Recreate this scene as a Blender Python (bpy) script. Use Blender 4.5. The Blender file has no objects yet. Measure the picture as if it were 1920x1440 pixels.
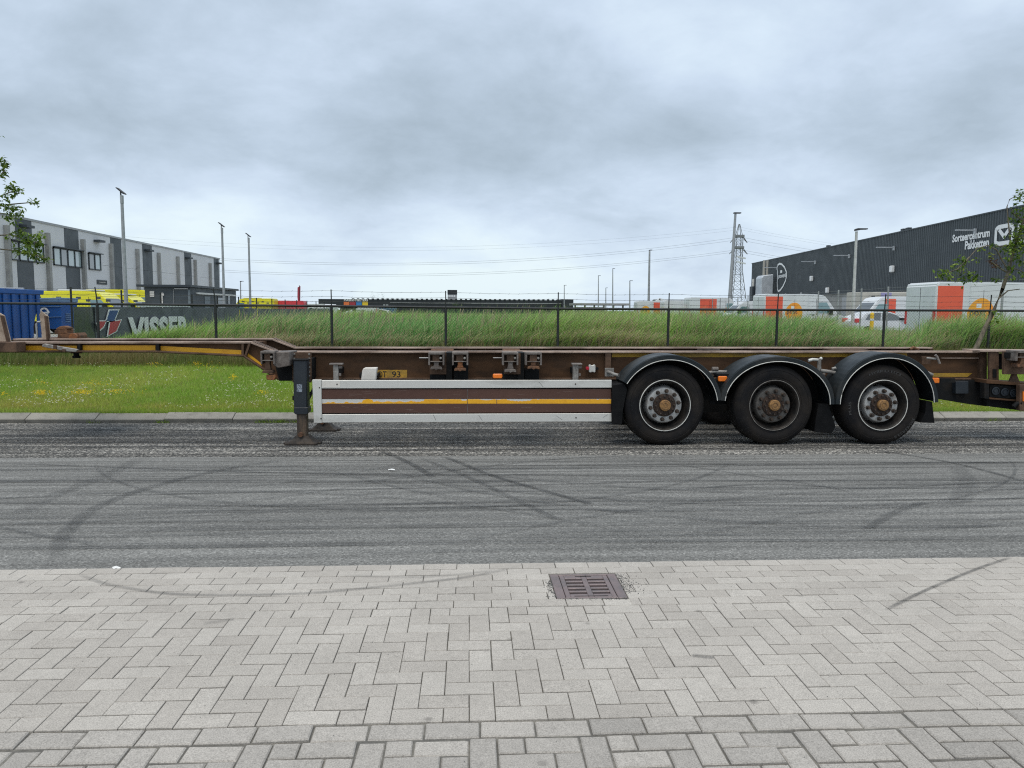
import bpy, math, random
import numpy as np
from mathutils import Vector, Matrix

random.seed(11); RNG = np.random.default_rng(7)
sc = bpy.context.scene
COL = sc.collection
R = math.radians
PI = math.pi

# ------------------------------------------------------------------ camera
CAM_H = 1.63; FPX = 1442.0
YAW, PITCH, ROLL = R(3.2), R(-5.47), R(0.33)
_f = Vector((math.sin(YAW)*math.cos(PITCH), math.cos(YAW)*math.cos(PITCH), math.sin(PITCH)))
_r0 = Vector((math.cos(YAW), -math.sin(YAW), 0)); _u0 = _r0.cross(_f)
AXR = _r0*math.cos(ROLL)+_u0*math.sin(ROLL); AXU = -_r0*math.sin(ROLL)+_u0*math.cos(ROLL); AXF = _f
cam_data = bpy.data.cameras.new('camera'); cam = bpy.data.objects.new('camera', cam_data); COL.objects.link(cam)
cam_data.sensor_fit = 'HORIZONTAL'; cam_data.sensor_width = 36.0; cam_data.lens = FPX/1920*36.0
cam_data.clip_start = 0.05; cam_data.clip_end = 9000
m = Matrix((AXR, AXU, -AXF)).transposed().to_4x4(); m.translation = Vector((0, 0, CAM_H)); cam.matrix_world = m
sc.camera = cam

# ------------------------------------------------------------------ sky and sun
SUN_EL, SUN_AZ = R(70), R(200)      # azimuth from +Y clockwise: behind the viewer
world = bpy.data.worlds.new('World'); sc.world = world; world.use_nodes = True
wn, wl = world.node_tree.nodes, world.node_tree.links; wn.clear()
def W(t, **k):
    n = wn.new(t)
    for a, b in k.items(): setattr(n, a, b)
    return n
def wmath(op, a, b=None, c=None):
    n = W('ShaderNodeMath', operation=op)
    for i, v in enumerate((a, b, c)):
        if v is None: continue
        if isinstance(v, (int, float)): n.inputs[i].default_value = v
        else: wl.new(v, n.inputs[i])
    return n.outputs[0]
def wramp(fac, stops):
    n = W('ShaderNodeValToRGB'); cr = n.color_ramp
    while len(cr.elements) < len(stops): cr.elements.new(.5)
    for e, (p, c) in zip(cr.elements, stops): e.position = p; e.color = (*c, 1) if len(c) == 3 else c
    wl.new(fac, n.inputs[0]); return n.outputs[0]
def wmix(f, a, b, t='MIX'):
    n = W('ShaderNodeMixRGB', blend_type=t)
    for i, v in zip((0, 1, 2), (f, a, b)):
        if isinstance(v, (int, float)): n.inputs[i].default_value = v
        elif isinstance(v, tuple): n.inputs[i].default_value = (*v, 1)
        else: wl.new(v, n.inputs[i])
    return n.outputs[0]
sky = W('ShaderNodeTexSky', sky_type='NISHITA', sun_disc=False, sun_elevation=SUN_EL, sun_rotation=SUN_AZ)
sky.air_density = 1.0; sky.dust_density = 2.0; sky.altitude = 0
geo = W('ShaderNodeTexCoord'); sep = W('ShaderNodeSeparateXYZ'); wl.new(geo.outputs['Generated'], sep.inputs[0])
el = wmath('MAXIMUM', sep.outputs[2], 0.0)                         # sine of the elevation
den = wmath('ADD', el, 0.34)                                       # cloud deck seen from below, flattening at the horizon
cx = wmath('DIVIDE', sep.outputs[0], den); cy = wmath('DIVIDE', sep.outputs[1], den)
comb = W('ShaderNodeCombineXYZ'); wl.new(cx, comb.inputs[0]); wl.new(cy, comb.inputs[1])
def wnoise(scale, detail, rough, dist, off):
    mp = W('ShaderNodeMapping'); mp.inputs['Location'].default_value = off; wl.new(comb.outputs[0], mp.inputs[0])
    n = W('ShaderNodeTexNoise'); wl.new(mp.outputs[0], n.inputs['Vector'])
    n.inputs['Scale'].default_value = scale; n.inputs['Detail'].default_value = detail
    n.inputs['Roughness'].default_value = rough; n.inputs['Distortion'].default_value = dist
    return n.outputs[0]
SKY_OFF = (11.2, 7.7, 0)
n1 = wnoise(0.95, 6, .50, .18, SKY_OFF); n2 = wnoise(2.9, 7, .60, .2, (4.3, 7.1, 0))
# three stacked decks of one overcast: pale rim at the horizon, a slate bank above it, lighter cover overhead
deck = wramp(el, [(0.0, (.0,)*3), (.03, (.10,)*3), (.09, (.32,)*3), (.15, (.60,)*3), (.21, (.80,)*3), (.29, (.60,)*3), (.38, (.34,)*3), (.60, (.40,)*3), (1.0, (.40,)*3)])
dens = wmath('ADD', wmath('MULTIPLY', deck, .62), wmath('ADD', wmath('MULTIPLY', wmath('SUBTRACT', n1, .5), 1.75), wmath('MULTIPLY', wmath('SUBTRACT', n2, .5), .85)))
dens = wmath('MULTIPLY_ADD', dens, 1.0, .12)
cloud = wramp(dens, [(0.0, (6.3, 7.25, 7.65)), (.22, (5.55, 6.5, 7.45)), (.42, (4.75, 5.62, 6.7)), (.60, (3.95, 4.75, 5.65)), (.80, (3.2, 3.9, 4.6)), (1.0, (2.8, 3.4, 3.95))])
skyc = wmix(.93, sky.outputs[0], cloud)
bg = W('ShaderNodeBackground'); bg.inputs['Strength'].default_value = 0.1; wl.new(skyc, bg.inputs['Color'])
wout = W('ShaderNodeOutputWorld'); wl.new(bg.outputs[0], wout.inputs[0])
sun_d = bpy.data.lights.new('sun', 'SUN'); sun = bpy.data.objects.new('sun', sun_d); COL.objects.link(sun)
sun_d.energy = 1.5; sun_d.angle = R(38); sun_d.color = (1.0, .93, .82)
sd = Vector((math.sin(SUN_AZ)*math.cos(SUN_EL), math.cos(SUN_AZ)*math.cos(SUN_EL), math.sin(SUN_EL)))
sun.rotation_euler = (-sd).to_track_quat('-Z', 'Y').to_euler(); sun.location = (0, -20, 40)
vs = sc.view_settings; vs.view_transform = 'Standard'; vs.look = 'None'; vs.exposure = 0.42; vs.gamma = 1.0; vs.use_curve_mapping = False
sc.cycles.use_denoising = False; sc.cycles.filter_width = 1.15; sc.cycles.adaptive_threshold = .006; sc.cycles.sample_clamp_indirect = 4.0
sc.cycles.max_bounces = 6; sc.cycles.diffuse_bounces = 3; sc.cycles.transparent_max_bounces = 24

# ------------------------------------------------------------------ where a thing seen in the photograph stands
def ray(px, py): return AXF + AXR*((px-960)/FPX) - AXU*((py-720)/FPX)
EYE = Vector((0, 0, CAM_H))
def at(px, py, Y): d = ray(px, py); return EYE + d*(Y/d.y)
def onX(px, py, X): d = ray(px, py); return EYE + d*(X/d.x)
def gnd(px, py, z=0): d = ray(px, py); return EYE + d*((z-CAM_H)/d.z)
FALL = 0.02                                    # the carriageway falls 2 % away from the pavement
def road_z(y): return 0.0 if y < 4.85 else -FALL*(min(y, 12.05)-4.85)
def gs(px, py): d = ray(px, py); return EYE + d*((4.85*FALL-CAM_H)/(d.z+FALL*d.y))

# ------------------------------------------------------------------ materials
MATS = {}
def hexc(r, g, b):
    def l(v): v /= 255.; return v/12.92 if v <= .04045 else ((v+.055)/1.055)**2.4
    return (l(r), l(g), l(b))
def newmat(name):
    mt = bpy.data.materials.new(name); mt.use_nodes = True; nt = mt.node_tree; nt.nodes.clear(); MATS[name] = mt
    out = nt.nodes.new('ShaderNodeOutputMaterial'); bs = nt.nodes.new('ShaderNodeBsdfPrincipled')
    nt.links.new(bs.outputs[0], out.inputs[0]); return mt, nt, bs, out
class G:
    """small node-graph helper"""
    def __init__(s, nt): s.nt = nt
    def n(s, t, **k):
        x = s.nt.nodes.new(t)
        for a, b in k.items(): setattr(x, a, b)
        return x
    def set(s, sock, v):
        if isinstance(v, (int, float)): sock.default_value = v
        elif isinstance(v, tuple): sock.default_value = (*v, 1) if (len(v) == 3 and sock.type == 'RGBA') else v
        else: s.nt.links.new(v, sock)
    def coord(s, which='Object', scale=(1, 1, 1), loc=(0, 0, 0)):
        tc = s.n('ShaderNodeTexCoord'); mp = s.n('ShaderNodeMapping'); s.nt.links.new(tc.outputs[which], mp.inputs[0])
        mp.inputs['Scale'].default_value = scale; mp.inputs['Location'].default_value = loc; return mp.outputs[0]
    def noise(s, vec, scale, detail=4, rough=.55, dist=0):
        x = s.n('ShaderNodeTexNoise'); s.nt.links.new(vec, x.inputs['Vector'])
        x.inputs['Scale'].default_value = scale; x.inputs['Detail'].default_value = detail
        x.inputs['Roughness'].default_value = rough; x.inputs['Distortion'].default_value = dist; return x.outputs[0]
    def voro(s, vec, scale, out='Distance', feature='F1'):
        x = s.n('ShaderNodeTexVoronoi', feature=feature); s.nt.links.new(vec, x.inputs['Vector']); x.inputs['Scale'].default_value = scale
        return x.outputs[out]
    def ramp(s, fac, stops, interp='LINEAR'):
        x = s.n('ShaderNodeValToRGB'); cr = x.color_ramp; cr.interpolation = interp
        while len(cr.elements) < len(stops): cr.elements.new(.5)
        for e, (p, c) in zip(cr.elements, stops):
            e.position = p; e.color = (c, c, c, 1) if isinstance(c, (int, float)) else (*c, 1)
        s.nt.links.new(fac, x.inputs[0]); return x.outputs[0]
    def mix(s, f, a, b, t='MIX'):
        x = s.n('ShaderNodeMixRGB', blend_type=t)
        for i, v in zip((0, 1, 2), (f, a, b)): s.set(x.inputs[i], v)
        return x.outputs[0]
    def math(s, op, a, b=None, c=None):
        x = s.n('ShaderNodeMath', operation=op)
        for i, v in enumerate((a, b, c)):
            if v is not None: s.set(x.inputs[i], v)
        return x.outputs[0]
    def bump(s, h, strength=.3, dist=.01):
        x = s.n('ShaderNodeBump'); x.inputs['Strength'].default_value = strength; x.inputs['Distance'].default_value = dist
        s.nt.links.new(h, x.inputs['Height']); return x.outputs[0]

def pmat(name, col, col2=None, scale=3.0, lo=.42, hi=.62, rough=.6, metal=0.0, grain=.12, gscale=60, bump=0.0, stretch=(1, 1, 1), spec=.5, coat=0):
    """paint / metal / plastic: base colour with patches of a second tone (dirt, rust, fading) and a fine grain"""
    mt, nt, bs, out = newmat(name); g = G(nt); v = g.coord('Object', stretch)
    c = col
    if col2 is not None:
        n = g.noise(v, scale, 8, .62, .3); c = g.mix(g.ramp(n, [(lo, 0.0), (hi, 1.0)]), col, col2)
    if grain:
        k = g.ramp(g.noise(v, gscale, 3, .6), [(.3, 1-grain), (.7, 1+grain)]); c = g.mix(1.0, c, k, 'MULTIPLY')
    g.set(bs.inputs['Base Color'], c); bs.inputs['Metallic'].default_value = metal
    bs.inputs['Specular IOR Level'].default_value = spec
    if coat: bs.inputs['Coat Weight'].default_value = coat
    rr = g.ramp(g.noise(v, scale*2.3, 5, .6), [(.3, max(.02, rough-.12)), (.7, min(1, rough+.12))]); g.set(bs.inputs['Roughness'], rr)
    if bump: g.set(bs.inputs['Normal'], g.bump(g.noise(v, gscale*.7, 5, .6), bump, .004))
    return mt

# ------------------------------------------------------------------ mesh building
ORG = {}                                         # world origin of every object we parent to
class MB:
    def __init__(s): s.v = []; s.f = []
    def add(s, vs, fs):
        o = len(s.v); s.v += [tuple(p) for p in vs]; s.f += [tuple(i+o for i in f) for f in fs]; return s
    def box(s, x0, x1, y0, y1, z0, z1):
        if x0 > x1: x0, x1 = x1, x0
        if y0 > y1: y0, y1 = y1, y0
        if z0 > z1: z0, z1 = z1, z0
        return s.add([(x0,y0,z0),(x1,y0,z0),(x1,y1,z0),(x0,y1,z0),(x0,y0,z1),(x1,y0,z1),(x1,y1,z1),(x0,y1,z1)],
                     [(0,3,2,1),(4,5,6,7),(0,1,5,4),(1,2,6,5),(2,3,7,6),(3,0,4,7)])
    def prism(s, poly, y0, y1):
        """polygon [(x,z)..] extruded along Y"""
        a = sum(poly[i][0]*poly[(i+1) % len(poly)][1]-poly[(i+1) % len(poly)][0]*poly[i][1] for i in range(len(poly)))
        if a < 0: poly = poly[::-1]
        n = len(poly); v = [(x, y0, z) for x, z in poly]+[(x, y1, z) for x, z in poly]
        f = [tuple(range(n)), tuple(range(2*n-1, n-1, -1))]+[(i, n+i, n+(i+1) % n, (i+1) % n) for i in range(n)]
        return s.add(v, f)
    def prismx(s, poly, x0, x1):
        """polygon [(y,z)..] extruded along X"""
        a = sum(poly[i][0]*poly[(i+1) % len(poly)][1]-poly[(i+1) % len(poly)][0]*poly[i][1] for i in range(len(poly)))
        if a < 0: poly = poly[::-1]
        n = len(poly); v = [(x0, y, z) for y, z in poly]+[(x1, y, z) for y, z in poly]
        f = [tuple(range(n-1, -1, -1)), tuple(range(n, 2*n))]+[(i, (i+1) % n, n+(i+1) % n, n+i) for i in range(n)]
        return s.add(v, f)
    def tube(s, pts, rad, n=8, cap=True):
        pts = [Vector(p) for p in pts]
        if isinstance(rad, (int, float)): rad = [rad]*len(pts)
        o = len(s.v); up = Vector((0, 0, 1))
        for i, p in enumerate(pts):
            d = (pts[min(i+1, len(pts)-1)]-pts[max(i-1, 0)]).normalized()
            a = up if abs(d.z) < .95 else Vector((1, 0, 0))
            u = d.cross(a).normalized(); w = d.cross(u).normalized()
            for k in range(n):
                t = 2*PI*k/n; s.v.append(tuple(p+(u*math.cos(t)+w*math.sin(t))*rad[i]))
        for i in range(len(pts)-1):
            for k in range(n):
                s.f.append((o+i*n+k, o+i*n+(k+1) % n, o+(i+1)*n+(k+1) % n, o+(i+1)*n+k))
        if cap:
            s.f.append(tuple(o+k for k in range(n-1, -1, -1))); s.f.append(tuple(o+(len(pts)-1)*n+k for k in range(n)))
        return s
    def lathe(s, prof, c, axis='Y', n=48):
        """profile [(radius, along)..] turned round an axis through c"""
        o = len(s.v); c = Vector(c)
        for r, a in prof:
            for k in range(n):
                t = 2*PI*k/n; x, y = r*math.cos(t), r*math.sin(t)
                if axis == 'Y': s.v.append((c.x+x, c.y+a, c.z+y))
                elif axis == 'Z': s.v.append((c.x+x, c.y+y, c.z+a))
                else: s.v.append((c.x+a, c.y+x, c.z+y))
        for i in range(len(prof)-1):
            for k in range(n): s.f.append((o+i*n+k, o+i*n+(k+1) % n, o+(i+1)*n+(k+1) % n, o+(i+1)*n+k))
        for i in (0, len(prof)-1):
            if prof[i][0] > 1e-6 and prof[i][0] < 1e6 and getattr(s, 'capl', True): s.f.append(tuple(o+i*n+k for k in range(n)))
        return s
    def bar(s, a, b, w, h, up=(0, 0, 1)):
        """rectangular bar from a to b, w across, h along up"""
        a, b = Vector(a), Vector(b); d = (b-a).normalized(); u = d.cross(Vector(up))
        u = u.normalized() if u.length > 1e-6 else Vector((1, 0, 0)); w_ = u.cross(d).normalized()
        v = []
        for p in (a, b):
            for i, j in ((-1, -1), (1, -1), (1, 1), (-1, 1)): v.append(p+u*(w*.5*i)+w_*(h*.5*j))
        return s.add(v, [(0,1,2,3),(7,6,5,4),(0,4,5,1),(1,5,6,2),(2,6,7,3),(3,7,4,0)])
    def build(s, name, mat, parent=None, smooth=False, bevel=0, uv=None, segs=1):
        o_ = ORG.get(parent.name, Vector()) if parent is not None else Vector()
        me = bpy.data.meshes.new(name); me.from_pydata([(x-o_[0], y-o_[1], z-o_[2]) for x, y, z in s.v], [], s.f); me.validate(); me.update()
        ob = bpy.data.objects.new(name, me); COL.objects.link(ob)
        if mat is not None: me.materials.append(MATS[mat] if isinstance(mat, str) else mat)
        if parent is not None: ob.parent = parent; ORG[ob.name] = Vector(o_)
        if bevel:
            import bmesh
            bm = bmesh.new(); bm.from_mesh(me); bmesh.ops.recalc_face_normals(bm, faces=bm.faces)
            ed = [e for e in bm.edges if len(e.link_faces) == 2 and e.calc_face_angle(0) > .6]
            bmesh.ops.bevel(bm, geom=ed, offset=bevel, segments=segs, affect='EDGES', clamp_overlap=True); bm.to_mesh(me); bm.free()
        else:
            import bmesh
            bm = bmesh.new(); bm.from_mesh(me); bmesh.ops.recalc_face_normals(bm, faces=bm.faces); bm.to_mesh(me); bm.free()
        if smooth:
            me.polygons.foreach_set('use_smooth', [True]*len(me.polygons))
            try: me.set_sharp_from_angle(angle=R(38))
            except Exception: pass
        return ob
def tag(o, label=None, cat=None, group=None, kind=None):
    if label: o['label'] = label
    if cat: o['category'] = cat
    if group: o['group'] = group
    if kind: o['kind'] = kind
    return o
def thing(name, label, cat, loc=(0, 0, 0), rz=0, group=None):
    o = bpy.data.objects.new(name, None); COL.objects.link(o); o.location = loc; o.rotation_euler = (0, 0, rz); o.empty_display_size = .2
    ORG[o.name] = Vector(loc) if rz == 0 else Vector((0, 0, 0))   # turned things are built in their own frame
    return tag(o, label, cat, group)
def copy_tree(o, parent=None):
    c = o.copy(); COL.objects.link(c); c.parent = parent
    for ch in list(o.children): copy_tree(ch, c)
    return c
def text_mesh(txt, size=1.0, depth=0.0, bold=0.0, space=1.0):
    cu = bpy.data.curves.new('lettering', 'FONT'); cu.body = txt; cu.size = size; cu.extrude = depth; cu.offset = bold; cu.space_character = space
    cu.resolution_u = 3
    ob = bpy.data.objects.new('lettering', cu); COL.objects.link(ob)
    dg = bpy.context.evaluated_depsgraph_get(); me = bpy.data.meshes.new_from_object(ob.evaluated_get(dg))
    bpy.data.objects.remove(ob); bpy.data.curves.remove(cu)
    n = len(me.vertices); a = np.empty(n*3); me.vertices.foreach_get('co', a); a = a.reshape(-1, 3)
    fs = [tuple(p.vertices) for p in me.polygons]; bpy.data.meshes.remove(me)
    return a, fs
def fitted_text(txt, width, height, bold=0.0, space=1.0):
    """glyphs scaled to width x height, lower left corner at 0,0"""
    a, f = text_mesh(txt, 1.0, 0.0, bold, space); mn, mx = a.min(0), a.max(0)
    p = np.zeros((len(a), 2)); p[:, 0] = (a[:, 0]-mn[0])/(mx[0]-mn[0])*width; p[:, 1] = (a[:, 1]-mn[1])/(mx[1]-mn[1])*height
    return p, f
def raw_mesh(name, V, F_flat, counts, mat, cols=None, parent=None):
    """fast mesh from arrays; cols = per-vertex colour"""
    me = bpy.data.meshes.new(name); nv, nf = len(V), len(counts)
    me.vertices.add(nv); me.vertices.foreach_set('co', np.asarray(V, np.float32).ravel())
    me.loops.add(len(F_flat)); me.loops.foreach_set('vertex_index', np.asarray(F_flat, np.int32))
    me.polygons.add(nf); st = np.zeros(nf, np.int32); st[1:] = np.cumsum(counts)[:-1]; me.polygons.foreach_set('loop_start', st)
    if cols is not None:
        at_ = me.color_attributes.new('Col', 'FLOAT_COLOR', 'POINT'); c4 = np.ones((nv, 4), np.float32); c4[:, :3] = cols
        at_.data.foreach_set('color', c4.ravel())
    me.materials.append(MATS[mat] if isinstance(mat, str) else mat); me.update(); me.validate()
    ob = bpy.data.objects.new(name, me); COL.objects.link(ob)
    if parent is not None: ob.parent = parent
    return ob
# ================================================================== ground materials
def paver_mat(name, island, base, base2, dark):
    mt, nt, bs, out = newmat(name); g = G(nt)
    if island: rnd = g.n('ShaderNodeNewGeometry').outputs['Random Per Island']
    else: rnd = g.n('ShaderNodeObjectInfo').outputs['Random']
    geo_ = g.n('ShaderNodeNewGeometry'); v = geo_.outputs['Position']
    c = g.mix(g.ramp(rnd, [(0, 0.0), (1, 1.0)]), base, base2)
    c = g.mix(1.0, c, g.ramp(g.noise(v, 1.3, 5, .6), [(.32, .90), (.68, 1.07)]), 'MULTIPLY')       # broad weathering
    c = g.mix(1.0, c, g.ramp(g.noise(v, 26, 4, .65), [(.3, .91), (.7, 1.06)]), 'MULTIPLY')
    c = g.mix(1.0, c, g.ramp(g.noise(v, 170, 4, .75), [(.30, .58), (.5, 1.0), (.70, 1.36)]), 'MULTIPLY')   # exposed sand grain
    c = g.mix(g.ramp(g.noise(v, 3.1, 7, .7, .8), [(.60, 0.0), (.78, .42)]), c, dark)
    sp_ = g.math('MULTIPLY', g.ramp(g.voro(v, 4.2), [(0, 1.0), (.055, .8), (.10, 0.0)]), g.ramp(g.noise(v, 2.3, 3, .5), [(.46, 0.0), (.58, .6)]))   # gum and oil spots
    c = g.mix(sp_, c, (.12, .11, .10))
    g.set(bs.inputs['Base Color'], c); bs.inputs['Roughness'].default_value = .93; bs.inputs['Specular IOR Level'].default_value = .25
    g.set(bs.inputs['Normal'], g.bump(g.noise(v, 210, 5, .7), .55, .004)); return mt
for nm, isl in (('paver', False), ('paver_mass', True)):
    paver_mat(nm, isl, (.396, .364, .326), (.462, .429, .386), (.26, .238, .214))
for nm, isl in (('cobble', False), ('cobble_mass', True)):
    paver_mat(nm, isl, (.335, .312, .284), (.425, .394, .356), (.24, .225, .205))
pmat('joint_sand', (.115, .108, .096), (.22, .205, .175), 9, .45, .7, .95, 0, .3, 300, .5)

def road_mat():
    mt, nt, bs, out = newmat('asphalt'); g = G(nt); v = g.coord('Object')
    vs_ = g.coord('Object', (.16, 5.5, 1)); vl = g.coord('Object', (.05, 1.6, 1), (4, 2, 0))
    c = g.mix(g.ramp(g.noise(vs_, 1.9, 7, .62, .15), [(.33, 0.0), (.66, 1.0)]), (.148, .145, .136), (.232, .228, .215))
    c = g.mix(1.0, c, g.ramp(g.noise(vl, 2.0, 4, .5, .2), [(.3, .84), (.7, 1.12)]), 'MULTIPLY')
    c = g.mix(1.0, c, g.ramp(g.noise(v, .7, 5, .6), [(.3, .93), (.7, 1.06)]), 'MULTIPLY')
    cell = g.voro(v, 105, 'Color'); sp = g.n('ShaderNodeSeparateColor'); nt.links.new(cell, sp.inputs[0])
    c = g.mix(1.0, c, g.ramp(sp.outputs[0], [(0, .55), (.5, .98), (.85, 1.15), (1, 1.75)]), 'MULTIPLY')   # stone chippings
    g.set(bs.inputs['Base Color'], c); bs.inputs['Roughness'].default_value = .88; bs.inputs['Specular IOR Level'].default_value = .3
    g.set(bs.inputs['Normal'], g.bump(g.voro(v, 105), .5, .006))
    mt, nt, bs, out = newmat('chipped_lane'); g = G(nt); v = g.coord('Object')
    vs_ = g.coord('Object', (.22, 9.0, 1), (1, 3, 0)); vw = g.coord('Object', (.10, 1.35, 1), (0, .1, 0))
    cell = g.voro(v, 62, 'Color'); sp = g.n('ShaderNodeSeparateColor'); nt.links.new(cell, sp.inputs[0])
    c = g.ramp(sp.outputs[0], [(0, (.040, .039, .037)), (.4, (.135, .130, .122)), (.72, (.26, .25, .23)), (1, (.72, .68, .61))])
    st = g.ramp(g.noise(vs_, 2.2, 7, .68, .15), [(.36, .42), (.60, 1.12)]); c = g.mix(1.0, c, st, 'MULTIPLY')
    c = g.mix(1.0, c, g.ramp(g.noise(vw, 1.6, 4, .5, .2), [(.34, .62), (.64, 1.18)]), 'MULTIPLY')
    g.set(bs.inputs['Base Color'], c); bs.inputs['Roughness'].default_value = .9; bs.inputs['Specular IOR Level'].default_value = .3
    g.set(bs.inputs['Normal'], g.bump(g.voro(v, 62), .9, .012))
road_mat()
def kerb_mat():
    mt, nt, bs, out = newmat('kerb_concrete'); g = G(nt); geo_ = g.n('ShaderNodeNewGeometry'); v = geo_.outputs['Position']
    rnd = g.n('ShaderNodeObjectInfo').outputs['Random']
    c = g.mix(rnd, (.235, .220, .190), (.315, .295, .258))
    c = g.mix(g.ramp(g.noise(v, 5, 8, .68, .5), [(.46, 0.0), (.72, .6)]), c, (.115, .108, .095))
    c = g.mix(1.0, c, g.ramp(g.noise(v, 130, 4, .7), [(.3, .75), (.7, 1.2)]), 'MULTIPLY')
    g.set(bs.inputs['Base Color'], c); bs.inputs['Roughness'].default_value = .92
    g.set(bs.inputs['Normal'], g.bump(g.noise(v, 70, 6, .7), .5, .006))
kerb_mat()
def soil_mat(name, a, b, d):
    mt, nt, bs, out = newmat(name); g = G(nt); v = g.coord('Object')
    c = g.mix(g.ramp(g.noise(v, .8, 7, .65), [(.35, 0.0), (.65, 1.0)]), a, b)
    c = g.mix(g.ramp(g.noise(v, 22, 4, .7), [(.5, 0.0), (.75, .7)]), c, d)
    g.set(bs.inputs['Base Color'], c); bs.inputs['Roughness'].default_value = 1.0; bs.inputs['Specular IOR Level'].default_value = .1
    g.set(bs.inputs['Normal'], g.bump(g.noise(v, 30, 5, .7), .8, .03))
soil_mat('verge_soil', (.13, .225, .04), (.19, .25, .055), (.16, .14, .06))
soil_mat('field_soil', (.09, .15, .035), (.15, .17, .06), (.14, .12, .06))
pmat('yard_paving', (.30, .30, .29), (.24, .24, .235), .4, .4, .6, .95, 0, .1, 30)
def blade_mat(name, trans=.35, rough=.6):
    mt, nt, bs, out = newmat(name); g = G(nt); a = g.n('ShaderNodeAttribute'); a.attribute_name = 'Col'
    nt.links.new(a.outputs['Color'], bs.inputs['Base Color']); bs.inputs['Roughness'].default_value = rough; bs.inputs['Specular IOR Level'].default_value = .3
    tr = g.n('ShaderNodeBsdfTranslucent'); nt.links.new(a.outputs['Color'], tr.inputs['Color'])
    mx = g.n('ShaderNodeMixShader'); mx.inputs[0].default_value = trans
    nt.links.new(bs.outputs[0], mx.inputs[1]); nt.links.new(tr.outputs[0], mx.inputs[2]); nt.links.new(mx.outputs[0], out.inputs[0])
blade_mat('grass_blade', .5, .5); blade_mat('leaf', .42, .4)
def mark_mat(name, col, amount):
    """rubber on the road, also shade painted under the trailer: thin, worn, soft at both edges (UV.v across the mark)"""
    mt, nt, bs, out = newmat(name); g = G(nt); uv = g.n('ShaderNodeUVMap'); sp = g.n('ShaderNodeSeparateXYZ'); nt.links.new(uv.outputs[0], sp.inputs[0])
    v = g.coord('Object'); edge = g.ramp(sp.outputs[1], [(0, 0.0), (.3, 1.0), (.7, 1.0), (1, 0.0)], 'EASE')
    ends = g.ramp(sp.outputs[0], [(0, 0.0), (.14, 1.0), (.9, 1.0), (1, 0.0)])
    wear = g.ramp(g.noise(g.coord('Object', (.6, 2, 1)), 3.0, 6, .7), [(.3, .35), (.6, 1.0)]); gr = g.ramp(g.noise(v, 160, 2, .6), [(.35, .35), (.6, 1.0)])
    fac = g.math('MULTIPLY', g.math('MULTIPLY', g.math('MULTIPLY', edge, wear), g.math('MULTIPLY', gr, amount)), ends)
    bs.inputs['Base Color'].default_value = (*col, 1); bs.inputs['Roughness'].default_value = .8
    tr = g.n('ShaderNodeBsdfTransparent'); mx = g.n('ShaderNodeMixShader'); nt.links.new(fac, mx.inputs[0])
    nt.links.new(tr.outputs[0], mx.inputs[1]); nt.links.new(bs.outputs[0], mx.inputs[2]); nt.links.new(mx.outputs[0], out.inputs[0])
mark_mat('rubber_or_shade', (.040, .041, .042), .62); mark_mat('rubber', (.048, .050, .052), .40); mark_mat('rubber_faint', (.055, .057, .06), .24)

# ================================================================== block pavement
def sheet(name, xs, rows, mat):
    """strip of ground through rows [(y, z)..]"""
    b = MB(); n = len(xs)
    for y, z in rows: b.v += [(x, y, z) for x in xs]
    for j in range(len(rows)-1):
        for i in range(n-1): b.f.append((j*n+i, j*n+i+1, (j+1)*n+i+1, (j+1)*n+i))
    return b.build(name, mat)
JZ = -0.0085                                              # top of the joint sand
GR = (0.498, 0.905, 4.212, 4.612)                        # gully opening (x0,x1,y0,y1)
pav = MB()
def quad(b, x0, x1, y0, y1, z): b.add([(x0, y0, z), (x1, y0, z), (x1, y1, z), (x0, y1, z)], [(0, 1, 2, 3)])
quad(pav, -60, GR[0], -30, 4.845, JZ); quad(pav, GR[1], 60, -30, 4.845, JZ); quad(pav, GR[0], GR[1], -30, GR[2], JZ); quad(pav, GR[0], GR[1], GR[3], 4.845, JZ)
pavement = tag(pav.build('pavement', 'joint_sand'), kind='structure')
PX0, PX1, PYN = -9.0, 9.5, 1.3
bricks = []                                              # (x0,x1,y0,y1,kind)
Wb, Lb = 0.1052, 0.2104
y = 4.842; row = 0
while row < 7:                                           # running bond beside the asphalt
    off = (-.02 if row % 2 else .085)+random.uniform(-.012, .012)
    x = PX0+off
    while x < PX1:
        L = Lb
        bricks.append([x, x+L, y-Wb, y, 0]); x += L
    y -= Wb; row += 1
YH1 = y                                                  # herringbone field from here down to the band
YH0 = 2.928; nrow = int(round((YH1-YH0)/Wb)); Wy = (YH1-YH0)/nrow
i0, i1 = int(PX0/Wb), int(PX1/Wb)
def herring(ytop, nrow, Wy, kind, shift, i0, i1):
    X0 = .001
    for j in range(nrow):                                # j counts downwards from the top
        jj = -j
        for i in range(i0, i1):
            k = (i-jj+shift) % 4; x = X0+i*Wb; yt = ytop-j*Wy
            if k == 0: bricks.append([x, x+2*Wb, yt-Wy, yt, kind])
            elif k == 2:                                 # upper half of an upright brick
                if j+1 < nrow: bricks.append([x, x+Wb, yt-2*Wy, yt, kind])
                else: bricks.append([x, x+Wb, yt-Wy, yt, kind])
            elif k == 3 and j == 0: bricks.append([x, x+Wb, yt-Wy, yt, kind])
herring(YH1, nrow, Wy, 0, 1, i0, i1)
x = PX0-.05
while x < PX1: bricks.append([x, x+.2165, 2.808, 2.926, 1]); x += .2165
herring(2.803, 14, .1072, 1, 2, i0, i1)
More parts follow.
